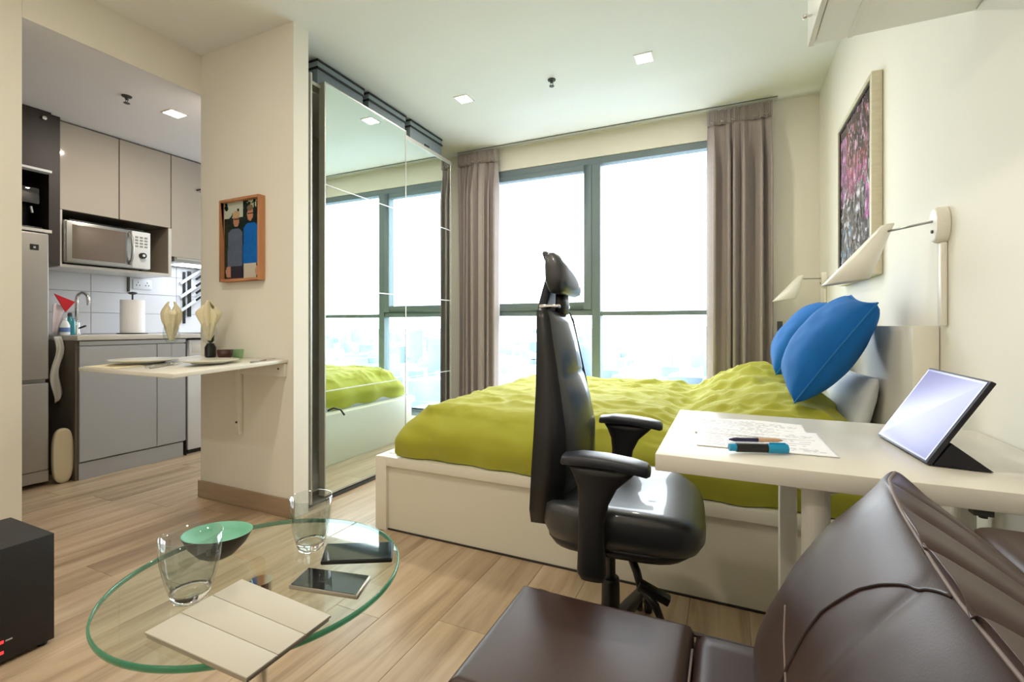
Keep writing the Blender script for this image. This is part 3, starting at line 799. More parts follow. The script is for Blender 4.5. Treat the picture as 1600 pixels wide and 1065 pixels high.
# seat: soft top surface with slight crown, seams
SZ = .425
def seat_surface(x0, x1, y0, y1, z0, z1, name, seed, crown=.012, r=.020, nx=60, ny=90):
    mb = MB()
    def top(u, v):
        x = x0+(x1-x0)*u; y = y0+(y1-y0)*v
        d = min(x-x0, x1-x, y-y0, y1-y); d2 = max(0, min(1, d/r))
        z = z1-r*(1-math.sqrt(max(0, 1-(1-d2)**2)))
        z += crown*math.sin(PI*u)*math.sin(PI*min(1, max(0, v)))*.6+.003*noise.noise(Vector((x*5+seed, y*5, 0)))-crown*.5
        return Vector((x, y, z))
    mb.grid(top, nx, ny)
    ringt = [(x0, y0), (x1, y0), (x1, y1), (x0, y1)]
    # side walls (dense along the edge so they meet the top)
    def edge(p, q, n):
        return [(p[0]+(q[0]-p[0])*k/n, p[1]+(q[1]-p[1])*k/n) for k in range(n)]
    per = edge(ringt[0], ringt[1], nx-1)+edge(ringt[1], ringt[2], ny-1)+edge(ringt[2], ringt[3], nx-1)+edge(ringt[3], ringt[0], ny-1)
    def zt(x, y): return top((x-x0)/(x1-x0), (y-y0)/(y1-y0)).z
    L = len(per)
    rings = [[(x, y, zt(x, y)) for x, y in per], [(x, y, z0+.01) for x, y in per], [(x*.999, y*.999, z0) for x, y in per]]
    base = len(mb.v); vs = [p for r_ in rings for p in r_]; fs = []
    for i in range(2):
        for k in range(L): fs.append((i*L+k, i*L+(k+1) % L, (i+1)*L+(k+1) % L, (i+1)*L+k))
    fs.append(tuple(2*L+k for k in range(L)))
    mb.add(vs, fs)
    return build(mb, name, M['brown'], so, smooth=True), top
seat_surface(SX0, -.060, .655, SY1, .25, SZ, 'seat_panel', 1)
seat_surface(SX0, -.060, -1.5, .650, .25, SZ, 'seat_panel', 2)
seat_surface(-.056, XR-.03, -1.5, SY1-.004, .25, SZ-.002, 'seat_panel', 3, crown=.006)
sm = MB()
sm.tube([(-.058, -1.4+k*.1, SZ-.004) for k in range(1, 24)], .0022, 6)
build(sm, 'seat_seam', M['brownseam'], so, smooth=True)
pp = MB(); pp.tube([(SX0+.003, -1.45+k*.1, SZ-.026) for k in range(1, 24)]+[(SX0+.003, SY1-.06, SZ-.026), (SX0+.02, SY1-.004, SZ-.026)]+[(SX0+.02+k*.09, SY1-.002, SZ-.026) for k in range(1, 10)], .0045, 6)
build(pp, 'seat_piping', M['brownpipe'], so, smooth=True)
# back frame
bf = MB(); bf.box(.33, XR-.012, -1.5, .955, .25, .70)
build(bf, 'back_frame', M['brown'], so, bevel=.025, bseg=4)
# back cushions: closed profile in XZ swept along Y
prof = [(.060, .425), (.050, .47), (.064, .51), (.092, .56), (.125, .615), (.160, .668), (.195, .715), (.218, .745), (.232, .762), (.245, .766), (.262, .758), (.290, .738), (.320, .712), (.352, .678), (.385, .630), (.40, .57), (.39, .50), (.36, .44), (.30, .426), (.20, .424), (.12, .422)]
NP = 84
def prof_at(t):
    n = len(prof); t = t % 1*n; i = int(t); f = t-i
    p0, p1, p2, p3 = (Vector(prof[(i-1+k) % n]) for k in range(4))
    return .5*((2*p1)+(p2-p0)*f+(2*p0-5*p1+4*p2-p3)*f*f+(3*p1-p0-3*p2+p3)*f**3)
IT = 9/len(prof)     # param of the top ridge
def interp(tab, x):
    for (a, b), (c, d) in zip(tab, tab[1:]):
        if a <= x <= c: k = (x-a)/(c-a); return b+(d-b)*k
    return tab[0][1] if x < tab[0][0] else tab[-1][1]
def seam_t(v): return interp([(0, .33), (.39, .326), (.5, .324), (.575, .334), (.646, .352), (.75, .378), (.86, .398), (.93, .412), (1, IT)], v)
def back_pt(t, v, y0=.12, y1=.945, off=0.0):
    p = prof_at(t); c = Vector((.22, .59))
    y = y0+(y1-y0)*v
    e = min(v, 1-v); ev = min(1, e/.16); puff = math.sqrt(max(0, 1-(1-ev)**2))
    # middle swells, ends taper to the seam
    q = c+(p-c)*(.86+.14*puff)
    top = math.exp(-((t-IT)/.13)**2)
    d = (p-c).normalized()
    sw = .030*puff*(1 if t < .7 else .3)*math.exp(-((t-.2)/.22)**2)
    q = q+d*(sw+off)
    if v > .84: # pointed corner keeps its place
        k = (v-.84)/.16; q = q+(p-q)*k*top
    q.x -= .075*(1-math.exp(-(1-v)*(y1-y0)/.22))*top
    q.y += .006*top*(1-v)
    # creases on the upper / rear face, running away from the ridge
    ST = seam_t(v)
    if t > ST:
        w = max(0, min(1, (t-ST-.012)/.07))*max(0, 1-(t-ST)/.46)
        ph = v*21+ (t-IT)*13 + 1.8*noise.noise(Vector((v*4, t*5, 1)))
        cr = -(1-abs(math.sin(ph)))**3*.026*(.5+.5*noise.noise(Vector((v*7, 2, t*4)))+.25)
        q = q+d*cr*w*puff
    else:
        w = max(0, 1-(ST-t)/.30)*(.4+.6*puff)*min(1, (ST-t)/.05)
        ph = v*12-(IT-t)*9+2*noise.noise(Vector((v*4, t*5, 6)))
        cr = -(1-abs(math.sin(ph)))**3*.012*max(0, noise.noise(Vector((v*5, 3, t*3)))+.4)
        q = q+d*cr*w
    return Vector((q.x, y+.012*math.sin(PI*max(0, min(1, t)))*0, q.y))
def back_cushion(y0, y1):
    mb = MB(); nv = 150
    mb.grid(lambda u, v: back_pt(u, v, y0, y1), NP*2, nv, closeu=True)
    for v in (0, nv-1):
        mb.f.append(tuple(i*nv+v for i in range(NP*2)))
    o = build(mb, 'back_cushion', M['brown'], so, smooth=True)
    sm = MB(); sm.tube([back_pt(seam_t(.995-.99*k/90), .995-.99*k/90, y0, y1, .0005) for k in range(91)], .0024, 6)
    # curved tuck seams on the front face
    def path(tab, n=36):
        m_ = len(tab)-1; out = []
        for k in range(n+1):
            f = k/n*m_; i = min(int(f), m_-1); f -= i
            out.append(back_pt(tab[i][0]+(tab[i+1][0]-tab[i][0])*f, tab[i][1]+(tab[i+1][1]-tab[i][1])*f, y0, y1, .0006))
        return out
    sm.tube(path([(.166, .833), (.154, .762), (.146, .683), (.12, .56), (.08, .45)]), .0016, 6)
    build(sm, 'cushion_seam', M['brownseam'], o, smooth=True)
    tk = MB()
    tk.tube(path([(.12, .69), (.154, .70), (.184, .704), (.205, .70), (.223, .683), (.241, .667), (.257, .642), (.279, .60), (.296, .562), (.318, .52)]), .0022, 6)
    build(tk, 'tuck_seam', M['brownpipe'], o, smooth=True)
back_cushion(.10, .945)
back_cushion(-.78, .085)

# ------------------------------------------------------------------ glass coffee table and what stands on it
TX, TY, TZ, TR = -.858, .660, .50, .268
ct = thing('coffee_table', 'round glass coffee table on a chrome post', 'table', (TX, TY, 0))
top_ = build(MB().lathe([(.0, TZ-.010), (TR-.004, TZ-.010), (TR-.004, TZ), (0, TZ)], 96, (TX, TY, 0)), 'glass_top', M['tglass'], ct)
build(MB().lathe([(TR-.0038, TZ-.010), (TR-.001, TZ-.010), (TR, TZ-.007), (TR, TZ-.003), (TR-.001, TZ), (TR-.0038, TZ)], 96, (TX, TY, 0), close=True), 'ground_edge', M['tedge'], top_, smooth=True)
build(MB().lathe([(.013, .02), (.013, TZ-.035)], 28, (TX+.005, TY-.01, 0)), 'post', M['chrome'], ct, smooth=False)
build(MB().lathe([(.013, TZ-.04), (.020, TZ-.035), (.022, TZ-.0105)], 28, (TX+.005, TY-.01, 0)), 'collar', M['chrome'], ct, smooth=False)
build(MB().lathe([(0, 0), (.19, 0), (.19, .008), (.03, .02), (.014, .03)], 64, (TX+.005, TY-.01, 0)), 'base_plate', M['steel'], ct, smooth=False)

def tumbler(loc, label, h=.115, r0=.026, r1=.045):
    t = thing('drinking_glass', label, 'glass', loc, 'glasses on the coffee table')
    pr = [(r0*1.20, .018), (r0*1.45, .042), (r1*.93, .075), (r1, h), (r1-.0022, h), (r1*.93-.0025, .075), (r0*1.45-.004, .042), (r0*1.0, .018)]
    build(MB().lathe(pr, 48, loc, close=True), 'tumbler_wall', M['glass'], t, smooth=True)
    build(MB().lathe([(0, 0), (r0*.85, 0), (r0, .003), (r0*1.19, .018), (r0*.9, .0178), (0, .0145)], 40, loc), 'thick_base', M['solidglass'], t, smooth=True)
    return t
tumbler((-.893, .538, TZ+.0005), 'clear tumbler in front of the mint bowl, beside the tablet cover', .119, .028, .051)
tumbler((-.850, .772, TZ+.0005), 'clear tumbler beside the phones, in front of the partition edge', .118)
bw = thing('bowl', 'round bowl, mint green inside and dark outside, on the glass table', 'bowl', (-1.005, .66, TZ+.0005))
L0 = (-1.0, .655, TZ+.0005)
tilt = Matrix.Translation(L0) @ Matrix.Rotation(math.radians(-4), 4, 'X')
o1 = MB().lathe([(0, 0), (.018, .001), (.035, .010), (.055, .032), (.066, .054), (.0665, .056)], 48, cap=False); o1.xform(tilt)
i1 = MB().lathe([(.0665, .056), (.0640, .0562), (.056, .044), (.040, .034), (.020, .030), (0, .029)], 48, cap=False); i1.xform(tilt)
build(o1, 'outer_shell', M['darkbowl'], bw, smooth=True, fixn=False); build(i1, 'inner_glaze', M['greenbowl'], bw, smooth=True, fixn=False)

def slab_thing(name, label, cat, quad, z, t, m, screen=None, group=None, rim=.004, sm=None):
    q = [Vector((a, b, z)) for a, b in quad]; c = sum(q, Vector())/4
    o = thing(name, label, cat, tuple(c), group)
    mb = MB().quadprism([(p.x, p.y) for p in q], z, z+t)
    b = build(mb, 'body', m, o, bevel=min(.004, t*.35), bseg=2)
    if screen:
        qq = [c+(p-c)*(1-rim*14) for p in q]
        build(MB().quadprism([(p.x, p.y) for p in qq], z+t, z+t+.0004), 'screen', screen, b)
    return o, b
slab_thing('smartphone', 'black smartphone lying flat at the table rim, farther from the tablet cover', 'phone', [(-.772, .725), (-.643, .797), (-.691, .861), (-.823, .790)], TZ+.0008, .009, M['black'], M['blackgloss'], 'phones on the coffee table', .003)
slab_thing('smartphone', 'smartphone with pale metal rim next to the tablet cover', 'phone', [(-.757, .634), (-.612, .661), (-.637, .726), (-.778, .697)], TZ+.0008, .009, M['phonegrey'], M['blackgloss'], 'phones on the coffee table', .004)
# tablet with folding cover: three segments
cv = [Vector((a, b, TZ+.001)) for a, b in ((-.854, .610), (-.610, .596), (-.608, .441), (-.847, .439))]
tc = thing('tablet_in_cover', 'tablet under a stone grey folding cover on the glass table', 'tablet', tuple(sum(cv, Vector())/4))
build(MB().quadprism([(p.x, p.y) for p in [sum(cv, Vector())/4+(p-sum(cv, Vector())/4)*.985 for p in cv]], TZ+.001, TZ+.0075), 'tablet_body', M['phonegrey'], tc, bevel=.002)
def lerp(a, b, t): return a+(b-a)*t
cuts = [0, .345, .672, 1.0]
for k in range(3):
    a, b = cuts[k]+(.003 if k else 0), cuts[k+1]-(.003 if k < 2 else 0)
    # strips run along the long side: divide across the short side A->D, B->C
    p = [lerp(cv[0], cv[3], a), lerp(cv[1], cv[2], a), lerp(cv[1], cv[2], b), lerp(cv[0], cv[3], b)]
    build(MB().quadprism([(q.x, q.y) for q in p], TZ+.0085, TZ+.0115), 'cover_flap', M['coverfab'], tc, bevel=.0012)
build(MB().quadprism([(q.x, q.y) for q in cv], TZ+.0076, TZ+.0092), 'cover_fold', mat('cover_fold', srgb(168, 160, 144), .8), tc)

# ------------------------------------------------------------------ subwoofer
sp = thing('subwoofer', 'black boxy subwoofer on the floor by the left wall', 'speaker', (-2.09, .57, 0))
build(B(-2.235, -1.938, .37, .752, .012, .345), 'cabinet', M['speaker'], sp, bevel=.003)
for a, b in ((-2.22, .39), (-1.96, .39), (-2.22, .73), (-1.96, .73)):
    build(MB().lathe([(.012, 0), (.014, .013)], 16, (a, b, 0)), 'foot', M['black'], sp)
for (z, y) in ((.071, .632), (.040, .632)):
    build(B(-1.939, -1.9365, y-.004, y+.004, z-.004, z+.004), 'indicator_light', M['redled'], sp)
build(B(-1.939, -1.9372, .640, .655, .069, .073), 'printed_mark', M['ledwhite'], sp)

# ------------------------------------------------------------------ wall cabinet top right
wc = thing('wall_cabinet', 'white wall cabinet fixed high on the right wall', 'cabinet', (.38, .9, 1.79))
build(B(.222, XR-.001, .20, 1.562, 1.792, 2.45), 'cabinet_body', M['white'], wc, bevel=.002)
for (a, b) in ((.885, 1.560), (.20, .880)):
    d = build(B(.205, .219, a, b, 1.787, 2.45), 'cabinet_door', M['whitegloss'], wc, bevel=.002)
    if b > 1: build(MB().tube([(.201, 1.452, 1.815), (.19, 1.452, 1.815), (.180, 1.452, 1.815)], [.004, .004, .007], 12), 'door_knob', M['chrome'], d, smooth=True)
build(B(.297, .309, .25, 1.56, 1.789, 1.792), 'light_strip', M['white'], wc)

# ------------------------------------------------------------------ painting on right wall
pt = thing('framed_painting', 'large abstract pink and black painting in a pale frame', 'painting', (XR, 2.66, 1.6))
y0, y1, z0, z1 = 2.337, 2.985, 1.208, 2.03
fb = MB(); w = .028; xf = XR-.038
fb.box(xf, XR-.001, y0, y0+w, z0, z1); fb.box(xf, XR-.001, y1-w*.5, y1, z0, z1); fb.box(xf, XR-.001, y0+w, y1-w*.5, z0, z0+w); fb.box(xf, XR-.001, y0+w, y1-w*.5, z1-w*.6, z1)
build(fb, 'frame', M['artframe'], pt, bevel=.002, bseg=1)
ib = MB(); w2_ = .014; a0, a1, c0, c1 = y0+w, y1-w*.5, z0+w, z1-w*.6
for q in ((a0, a0+.004, c0, c1), (a1-w2_, a1, c0, c1), (a0+.004, a1-w2_, c0, c0+w2_), (a0+.004, a1-w2_, c1-w2_, c1)):
    ib.box(xf+.006, XR-.004, *q)
build(ib, 'inner_slip', M['black'], pt)
def art(u, v):
    n1 = noise.noise(Vector((u*5, v*3.0, 1))); n2 = noise.noise(Vector((u*13+2, v*7, 4))); n3 = noise.noise(Vector((u*30, v*16, 9))); n4 = noise.noise(Vector((u*9-3, v*22, 12)))
    if v > .52+.08*n2:
        base = (168, 70, 130) if n1 > .12 else ((150, 72, 72) if n1 > -.25 else (70, 62, 70))
        if u > .78: base = (150, 90, 150)
        if u < .14 or v > .93: base = (60, 52, 60)
    elif u < .2 and v > .28: base = (186, 80, 170) if v > .3+.1*n1 else (110, 80, 140)
    else:
        base = (98, 96, 110) if n2 > -.1 else (44, 42, 50)
        if n4 > .35: base = (170, 172, 190)
        if v < .25 and n1 > .1: base = (110, 90, 96)
        if v < .33 and u > .6 and n3 > .1: base = (90, 130, 165)
    st = noise.noise(Vector((u*34+v*9, v*5-u*4, 21)))
    if abs(st) < .07: base = (176, 172, 182) if v < .6 else (196, 140, 176)
    g = sum(base)/3; base = tuple(g+(q-g)*.72 for q in base)
    k = 1+.6*n3+.35*n4
    return tuple(max(0, min(255, c*k)) for c in base)
canvas('canvas_print', M['attrgloss'], pt, (xf+.010, a0+.004, c0+.01), (0, a1-a0-.014, 0), (0, 0, c1-c0-.02), 80, 100, art)

# ------------------------------------------------------------------ wall lamps
def wall_lamp(y, z, label, arm, tip, cable=True):
    t = thing('wall_lamp', label, 'wall lamp', (XR, y, z), 'white swing-arm lamps over the headboard')
    # oval wall base
    mb = MB(); rings = []
    for (x, k) in ((XR-.001, 1.0), (XR-.020, 1.0), (XR-.028, .93), (XR-.030, .85)):
        rings.append([(x, y+.036*k*math.cos(2*PI*i/36), z-.012+.052*k*math.sin(2*PI*i/36)) for i in range(36)])
    bs = build(mb.loft(rings), 'wall_base', M['lampwhite'], t, smooth=False, bevel=0)
    build(MB().tube([(XR-.030, y, z-.03), (XR-.034, y, z-.03)], .005, 10), 'switch', M['dark'], bs)
    e = Vector(arm)
    build(MB().tube([(XR-.029, y, z), e], .0035, 10), 'swing_arm', M['steel'], t, smooth=True)
    build(MB().tube([e+Vector((0, 0, .010)), e+Vector((0, 0, -.014))], .007, 12), 'pivot', M['steel'], t)
    # shade: open cone with a cut lower edge
    T = Vector(tip); ax = (T-e).normalized(); L = (T-e).length
    u = ax.orthogonal().normalized(); v = ax.cross(u)
    # orient u horizontally
    u = Vector((ax.y, -ax.x, 0)).normalized(); v = ax.cross(u)
    rings = []
    H_ = T-e
    for (s, r) in ((-.16, .010), (-.15, .018), (0, .024), (.5, .045), (1.0, .066)):
        c_ = e+H_*s
        rings.append([(c_.x+r*math.cos(2*PI*k/40), c_.y+r*math.sin(2*PI*k/40), c_.z+.12*r*math.cos(2*PI*k/40)) for k in range(40)])
    o = build(MB().loft(rings, cap=False).add([rings[0][k] for k in range(40)], [tuple(range(40))]), 'lamp_shade', M['lampwhite'], t, smooth=True)
    md = o.modifiers.new('s', 'SOLIDIFY'); md.thickness = .0025
    build(MB().lathe([(0, -.03), (.014, -.024), (.02, -.008), (.018, .008), (.010, .02), (.010, .04)], 20).xform(Matrix.Translation(e+ax*L*.35) @ ax.to_track_quat('-Z', 'Y').to_matrix().to_4x4()), 'bulb', M['white'], t, smooth=True)
    if cable:
        build(B(XR-.016, XR-.001, y-.014, y+.014, 1.0, z-.062), 'cable_cover', M['lampwhite'], t, bevel=.003)
    return t
wall_lamp(1.735, 1.300, 'white swing-arm wall lamp nearer the desk, shade over the painting', (.450, 1.875, 1.300), (.357, 1.90, 1.145))
wall_lamp(3.53, 1.300, 'small white swing-arm wall lamp in the far corner by the curtain', (.41, 3.50, 1.300), (.325, 3.47, 1.165))

# dark strip standing between curtain and wall
tag(build(B(.30, .33, 3.60, 3.63, .0, 1.03).add([(.33, 3.60, .0), (.36, 3.60, .0), (.33, 3.60, .98), (.33, 3.63, .0), (.36, 3.63, .0), (.33, 3.63, .98)], [(0, 1, 2), (3, 5, 4), (0, 3, 4, 1), (1, 4, 5, 2), (0, 2, 5, 3)]), 'folded_stand', M['dark']), 'thin dark upright piece standing between the curtain and the corner', 'stand')

# ------------------------------------------------------------------ photo on the partition
ph = thing('framed_photo', 'wooden framed photo of two people on the partition', 'picture', (-2.4, 1.75, 1.47))
px0, px1, pz0, pz1 = -2.590, -2.262, 1.245, 1.700; yf = 1.712
fb = MB(); w = .014
fb.box(px0, px0+w, yf, 1.749, pz0, pz1); fb.box(px1-w, px1, yf, 1.749, pz0, pz1); fb.box(px0+w, px1-w, yf, 1.749, pz0, pz0+w); fb.box(px0+w, px1-w, yf, 1.749, pz1-w, pz1)
build(fb, 'frame', M['picframe'], ph, bevel=.0015, bseg=1)
def people(u, v):
    # u left->right, v bottom->top
    n = noise.noise(Vector((u*9, v*9, 2))); n2 = noise.noise(Vector((u*25, v*25, 5)))
    c = (30+18*n2, 44+20*n2, 38+14*n2)
    if v > .80 and u < .52 and n > -.30: c = (196, 204, 190)
    if v > .90 and u > .62 and n2 > .1: c = (190, 196, 170)
    # left person
    def el(cx, cy, rx, ry): return ((u-cx)/rx)**2+((v-cy)/ry)**2 < 1
    if v < .62 and abs(u-.30) < .19+.05*(.62-v) and v > .17: c = (92+10*n2, 104+8*n2, 126)
    if v < .66 and el(.30, .58, .19, .08): c = (96, 108, 130)
    if v <= .17 and abs(u-.33) < .17: c = (52, 48, 60)
    if u < .18 and u > .04 and .03 < v < .17 and el(.13, .10, .09, .09): c = (190, 140, 118)
    if el(.33, .76, .085, .085): c = (188, 138, 112)
    if el(.33, .84, .10, .045): c = (196, 168, 128)
    if abs(v-.775) < .010 and abs(u-.34) < .075: c = (40, 34, 34)
    # right person
    if v < .66 and v > .19 and abs(u-.73) < .20+.02*(.6-v): c = (20, 106+14*n2, 196)
    if v < .72 and el(.73, .64, .19, .07): c = (22, 108, 198)
    if v <= .19 and abs(u-.70) < .17: c = (206, 200, 184)
    if el(.90, .09, .06, .06): c = (204, 158, 134)
    if el(.71, .82, .08, .085): c = (198, 138, 112)
    if el(.71, .90, .085, .04): c = (120, 104, 84)
    if abs(v-.83) < .009 and abs(u-.71) < .07: c = (60, 44, 40)
    if abs(u-.505) < .012 and v < .5: c = (14, 20, 40)
    return tuple(max(0, min(255, q)) for q in c)
canvas('photo_print', M['attrgloss'], ph, (px0+w, 1.735, pz0+w), (px1-px0-2*w, 0, 0), (0, 0, pz1-pz0-2*w), 56, 78, people)

# ------------------------------------------------------------------ drop-leaf table on the partition
dt = thing('drop_leaf_table', 'white wall-mounted drop-leaf table on the partition', 'table', (-2.46, 1.5, .8))
TZF, TZB = .800, .826
dx0, dx1, dy0, dy1 = -2.84, -2.09, 1.19, 1.747
def dtz(y): return TZF+(TZB-TZF)*(y-dy0)/(dy1-dy0)
build(MB().add([(dx0, dy0, TZF-.018), (dx1, dy0, TZF-.018), (dx1, dy1, TZB-.018), (dx0, dy1, TZB-.018), (dx0, dy0, TZF), (dx1, dy0, TZF), (dx1, dy1, TZB), (dx0, dy1, TZB)], [(3, 2, 1, 0), (4, 5, 6, 7), (0, 1, 5, 4), (1, 2, 6, 5), (2, 3, 7, 6), (3, 0, 4, 7)]), 'table_leaf', M['whitegloss'], dt, bevel=.0015)
build(B(-2.80, -2.10, 1.732, 1.749, .735, .803), 'wall_rail', M['white'], dt, bevel=.001)
br = build(B(-2.475, -2.440, 1.725, 1.749, .40, .80), 'support_bracket', M['white'], dt, bevel=.002)
build(MB().box(-2.469, -2.446, 1.45, 1.725, .775, .79), 'bracket_arm', M['white'], br)
build(MB().tube([(-2.458, 1.724, .47), (-2.458, 1.720, .47)], .006, 10), 'bolt', M['dark'], br)
build(MB().tube([(-2.14, 1.732, .775), (-2.14, 1.729, .775)], .005, 10), 'screw', M['dark'], dt)

def on_leaf(x, y): return dtz(y)+.0008
def plate(x, y, r, lab):
    z = on_leaf(x, y)+.004; t = thing('plate', lab, 'plate', (x, y, z), 'plates on the drop-leaf table')
    build(MB().lathe([(0, 0), (r*.6, 0), (r*.62, .003), (r*.97, .014), (r, .017), (r*.985, .019), (r*.6, .007), (0, .006)], 48, (x, y, z)), 'dish', M['plate'], t, smooth=True)
    return t
plate(-2.685, 1.39, .145, 'cream dinner plate at the left end of the drop-leaf table')
plate(-2.30, 1.475, .125, 'cream dinner plate nearer the partition edge on the drop-leaf table')
def wine(x, y, lab, sc_=1.0, lean=0):
    z = on_leaf(x, y); t = thing('wine_glass', lab, 'wine glass', (x, y, z), 'wine glasses with napkins')
    pr = [(.036, 0), (.034, .002), (.006, .006), (.0035, .012), (.0032, .075), (.006, .082), (.024, .092), (.037, .115), (.040, .135), (.037, .165), (.032, .195)]
    o = build(MB().lathe([(0, 0)]+pr, 36, (x, y, z), cap=False), 'goblet', M['thin'], t, smooth=True)
    return t
def napkin(x, y, lab, seed):
    z = on_leaf(x, y)+.100; r = random.Random(seed)
    t = thing('napkin', lab, 'napkin', (x, y, z), 'cream napkins in the wine glasses')
    mb = MB()
    def f(u, v):
        a = 2*PI*v; h = u*.215
        rad = .008+.028*math.sin(min(1, u*1.9)*PI*.5) + .016*math.sin(max(0, u-.4)/.6*PI)-.016*max(0, u-.75)/.25
        if u > .45: rad *= 1+.38*math.sin(2*a+seed)*(u-.45)/.55
        rad *= .8+.2*math.cos(6*a+seed)
        zz2 = h - .050*max(0, u-.6)/.4*(.5+.5*math.sin(2*a+seed*1.3))
        return Vector((x+rad*math.cos(a)*1.1, y+rad*math.sin(a), z+zz2))
    mb.grid(f, 22, 48, closev=True)
    o = build(mb, 'folded_cloth', M['napkin'], t, smooth=True, fixn=False); md = o.modifiers.new('s', 'SOLIDIFY'); md.thickness = .002
wine(-2.775, 1.57, 'wine glass holding a cream napkin behind the left plate'); napkin(-2.775, 1.57, 'cream folded napkin in the glass behind the left plate', 2)
wine(-2.55, 1.63, 'wine glass holding a cream napkin beside the small black vase'); napkin(-2.55, 1.63, 'cream folded napkin in the glass beside the small black vase', 5)
# napkins / placemat lying, cutlery
pm = tag(build(MB().add([(-2.83, 1.205, TZF+.0015), (-2.56, 1.205, TZF+.0015), (-2.55, 1.32, dtz(1.32)+.0015), (-2.82, 1.33, dtz(1.33)+.0015), (-2.83, 1.205, TZF+.0035), (-2.56, 1.205, TZF+.0035), (-2.55, 1.32, dtz(1.32)+.0035), (-2.82, 1.33, dtz(1.33)+.0035)], [(3, 2, 1, 0), (4, 5, 6, 7), (0, 1, 5, 4), (1, 2, 6, 5), (2, 3, 7, 6), (3, 0, 4, 7)]), 'flat_napkin', M['napkin']), 'flat cream napkin at the front left of the drop-leaf table', 'napkin')
def cutlery(name, p, q, lab, kind):
    t = thing(name, lab, 'cutlery', tuple(p), 'cutlery between the plates'); p = Vector(p); q = Vector(q)
    d = (q-p).normalized(); n_ = Vector((-d.y, d.x, 0))
    build(MB().tube([p, p+(q-p)*.6], [.0045, .003], 8), 'handle', M['steel'], t, smooth=True)
    m_ = p+(q-p)*.6
    if kind == 'knife': build(MB().add([m_-n_*.007, q-n_*.003, q+n_*.003, m_+n_*.007, m_-n_*.007+Vector((0, 0, .0015)), q-n_*.003+Vector((0, 0, .0015)), q+n_*.003+Vector((0, 0, .0015)), m_+n_*.007+Vector((0, 0, .0015))], [(0, 1, 2, 3), (7, 6, 5, 4), (0, 4, 5, 1), (1, 5, 6, 2), (2, 6, 7, 3), (3, 7, 4, 0)]), 'blade', M['steel'], t)
    else:
        mb = MB()
        for k in (-1.5, -.5, .5, 1.5): mb.tube([m_+n_*k*.0045+(q-m_)*.35, q+n_*k*.0045], .0014, 6)
        mb.tube([m_, m_+(q-m_)*.2], [.003, .006], 8); mb.tube([m_+n_*-.007+(q-m_)*.33, m_+n_*.007+(q-m_)*.33], .003, 6)
        build(mb, 'tines', M['steel'], t, smooth=True)
cutlery('fork', (-2.43, 1.265, dtz(1.26)+.008), (-2.50, 1.45, dtz(1.45)+.008), 'steel fork lying between the plates, left one', 'fork')
cutlery('knife', (-2.40, 1.265, dtz(1.26)+.005), (-2.455, 1.46, dtz(1.46)+.005), 'steel knife lying between the plates, beside the fork', 'knife')
cutlery('knife', (-2.12, 1.56, dtz(1.56)+.005), (-2.15, 1.72, dtz(1.72)+.005), 'steel knife lying right of the right plate', 'knife')
# small vase with plant, dark bowl, green glass
x, y = -2.645, 1.70; z = on_leaf(x, y)
t = thing('small_vase', 'small black vase with a leafy sprig on the drop-leaf table', 'vase', (x, y, z))
build(MB().lathe([(0, 0), (.024, 0), (.028, .01), (.028, .055), (.020, .07), (.017, .078), (.012, .078)], 24, (x, y, z)), 'vase', M['black'], t, smooth=True)
lf = MB()
for k in range(9):
    a = k*2.4; p = Vector((x, y, z+.07)); d = Vector((math.cos(a)*.03, math.sin(a)*.02, .035+.012*(k % 3)))
    n_ = Vector((-d.y, d.x, 0)).normalized()*.009
    lf.add([p, p+d*.55+n_, p+d, p+d*.55-n_], [(0, 1, 2, 3)])
build(lf, 'leaves', M['leaf'], t, fixn=False)
x, y = -2.505, 1.69; z = on_leaf(x, y)
tag(build(MB().lathe([(0, 0), (.030, 0), (.036, .015), (.040, .045), (.037, .045), (.033, .016), (.026, .005), (0, .005)], 28, (x, y, z)), 'small_bowl', M['pot'], smooth=True, loc=(x, y, z)), 'small dark red-brown bowl beside the green glass', 'bowl')
x, y = -2.40, 1.69; z = on_leaf(x, y)
tag(build(MB().lathe([(0, 0), (.026, 0), (.030, .05), (.028, .05), (.024, .004), (0, .004)], 28, (x, y, z)), 'tealight_glass', M['greenglass'], smooth=True, loc=(x, y, z)), 'small pale green glass by the partition wall', 'glass')

# ------------------------------------------------------------------ kitchen
# base unit
kb = thing('base_cabinet', 'grey kitchen base cabinet under the pale worktop', 'cabinet', (-4.05, 1.93, 0))
build(B(XK+.001, -3.822, 1.585, 1.605, 0, .905), 'side_panel', M['kside'], kb)
build(B(XK+.001, -3.825, 1.606, 2.255, .11, .9), 'carcass', M['kbase'], kb)
build(B(-3.85, -3.812, 1.600, 2.240, 0, .108), 'plinth', M['kbase'], kb)
build(B(-3.823, -3.804, 1.600, 2.052, .118, .865), 'cabinet_door', M['kbase'], kb, bevel=.002, bseg=1)
build(B(-3.823, -3.804, 2.056, 2.255, .118, .865), 'cabinet_door', M['kbase'], kb, bevel=.002, bseg=1)
build(B(-3.823, -3.806, 1.600, 2.255, .872, .898), 'grip_rail', M['steel'], kb)
build(B(-3.845, -3.806, 2.258, 2.262, 0, .9), 'end_filler', M['kdark'], kb)
tag(build(B(XK+.01, -3.795, 1.585, 3.0, .905, .938), 'worktop', M['counter'], bevel=.003), 'pale stone kitchen worktop', 'worktop')
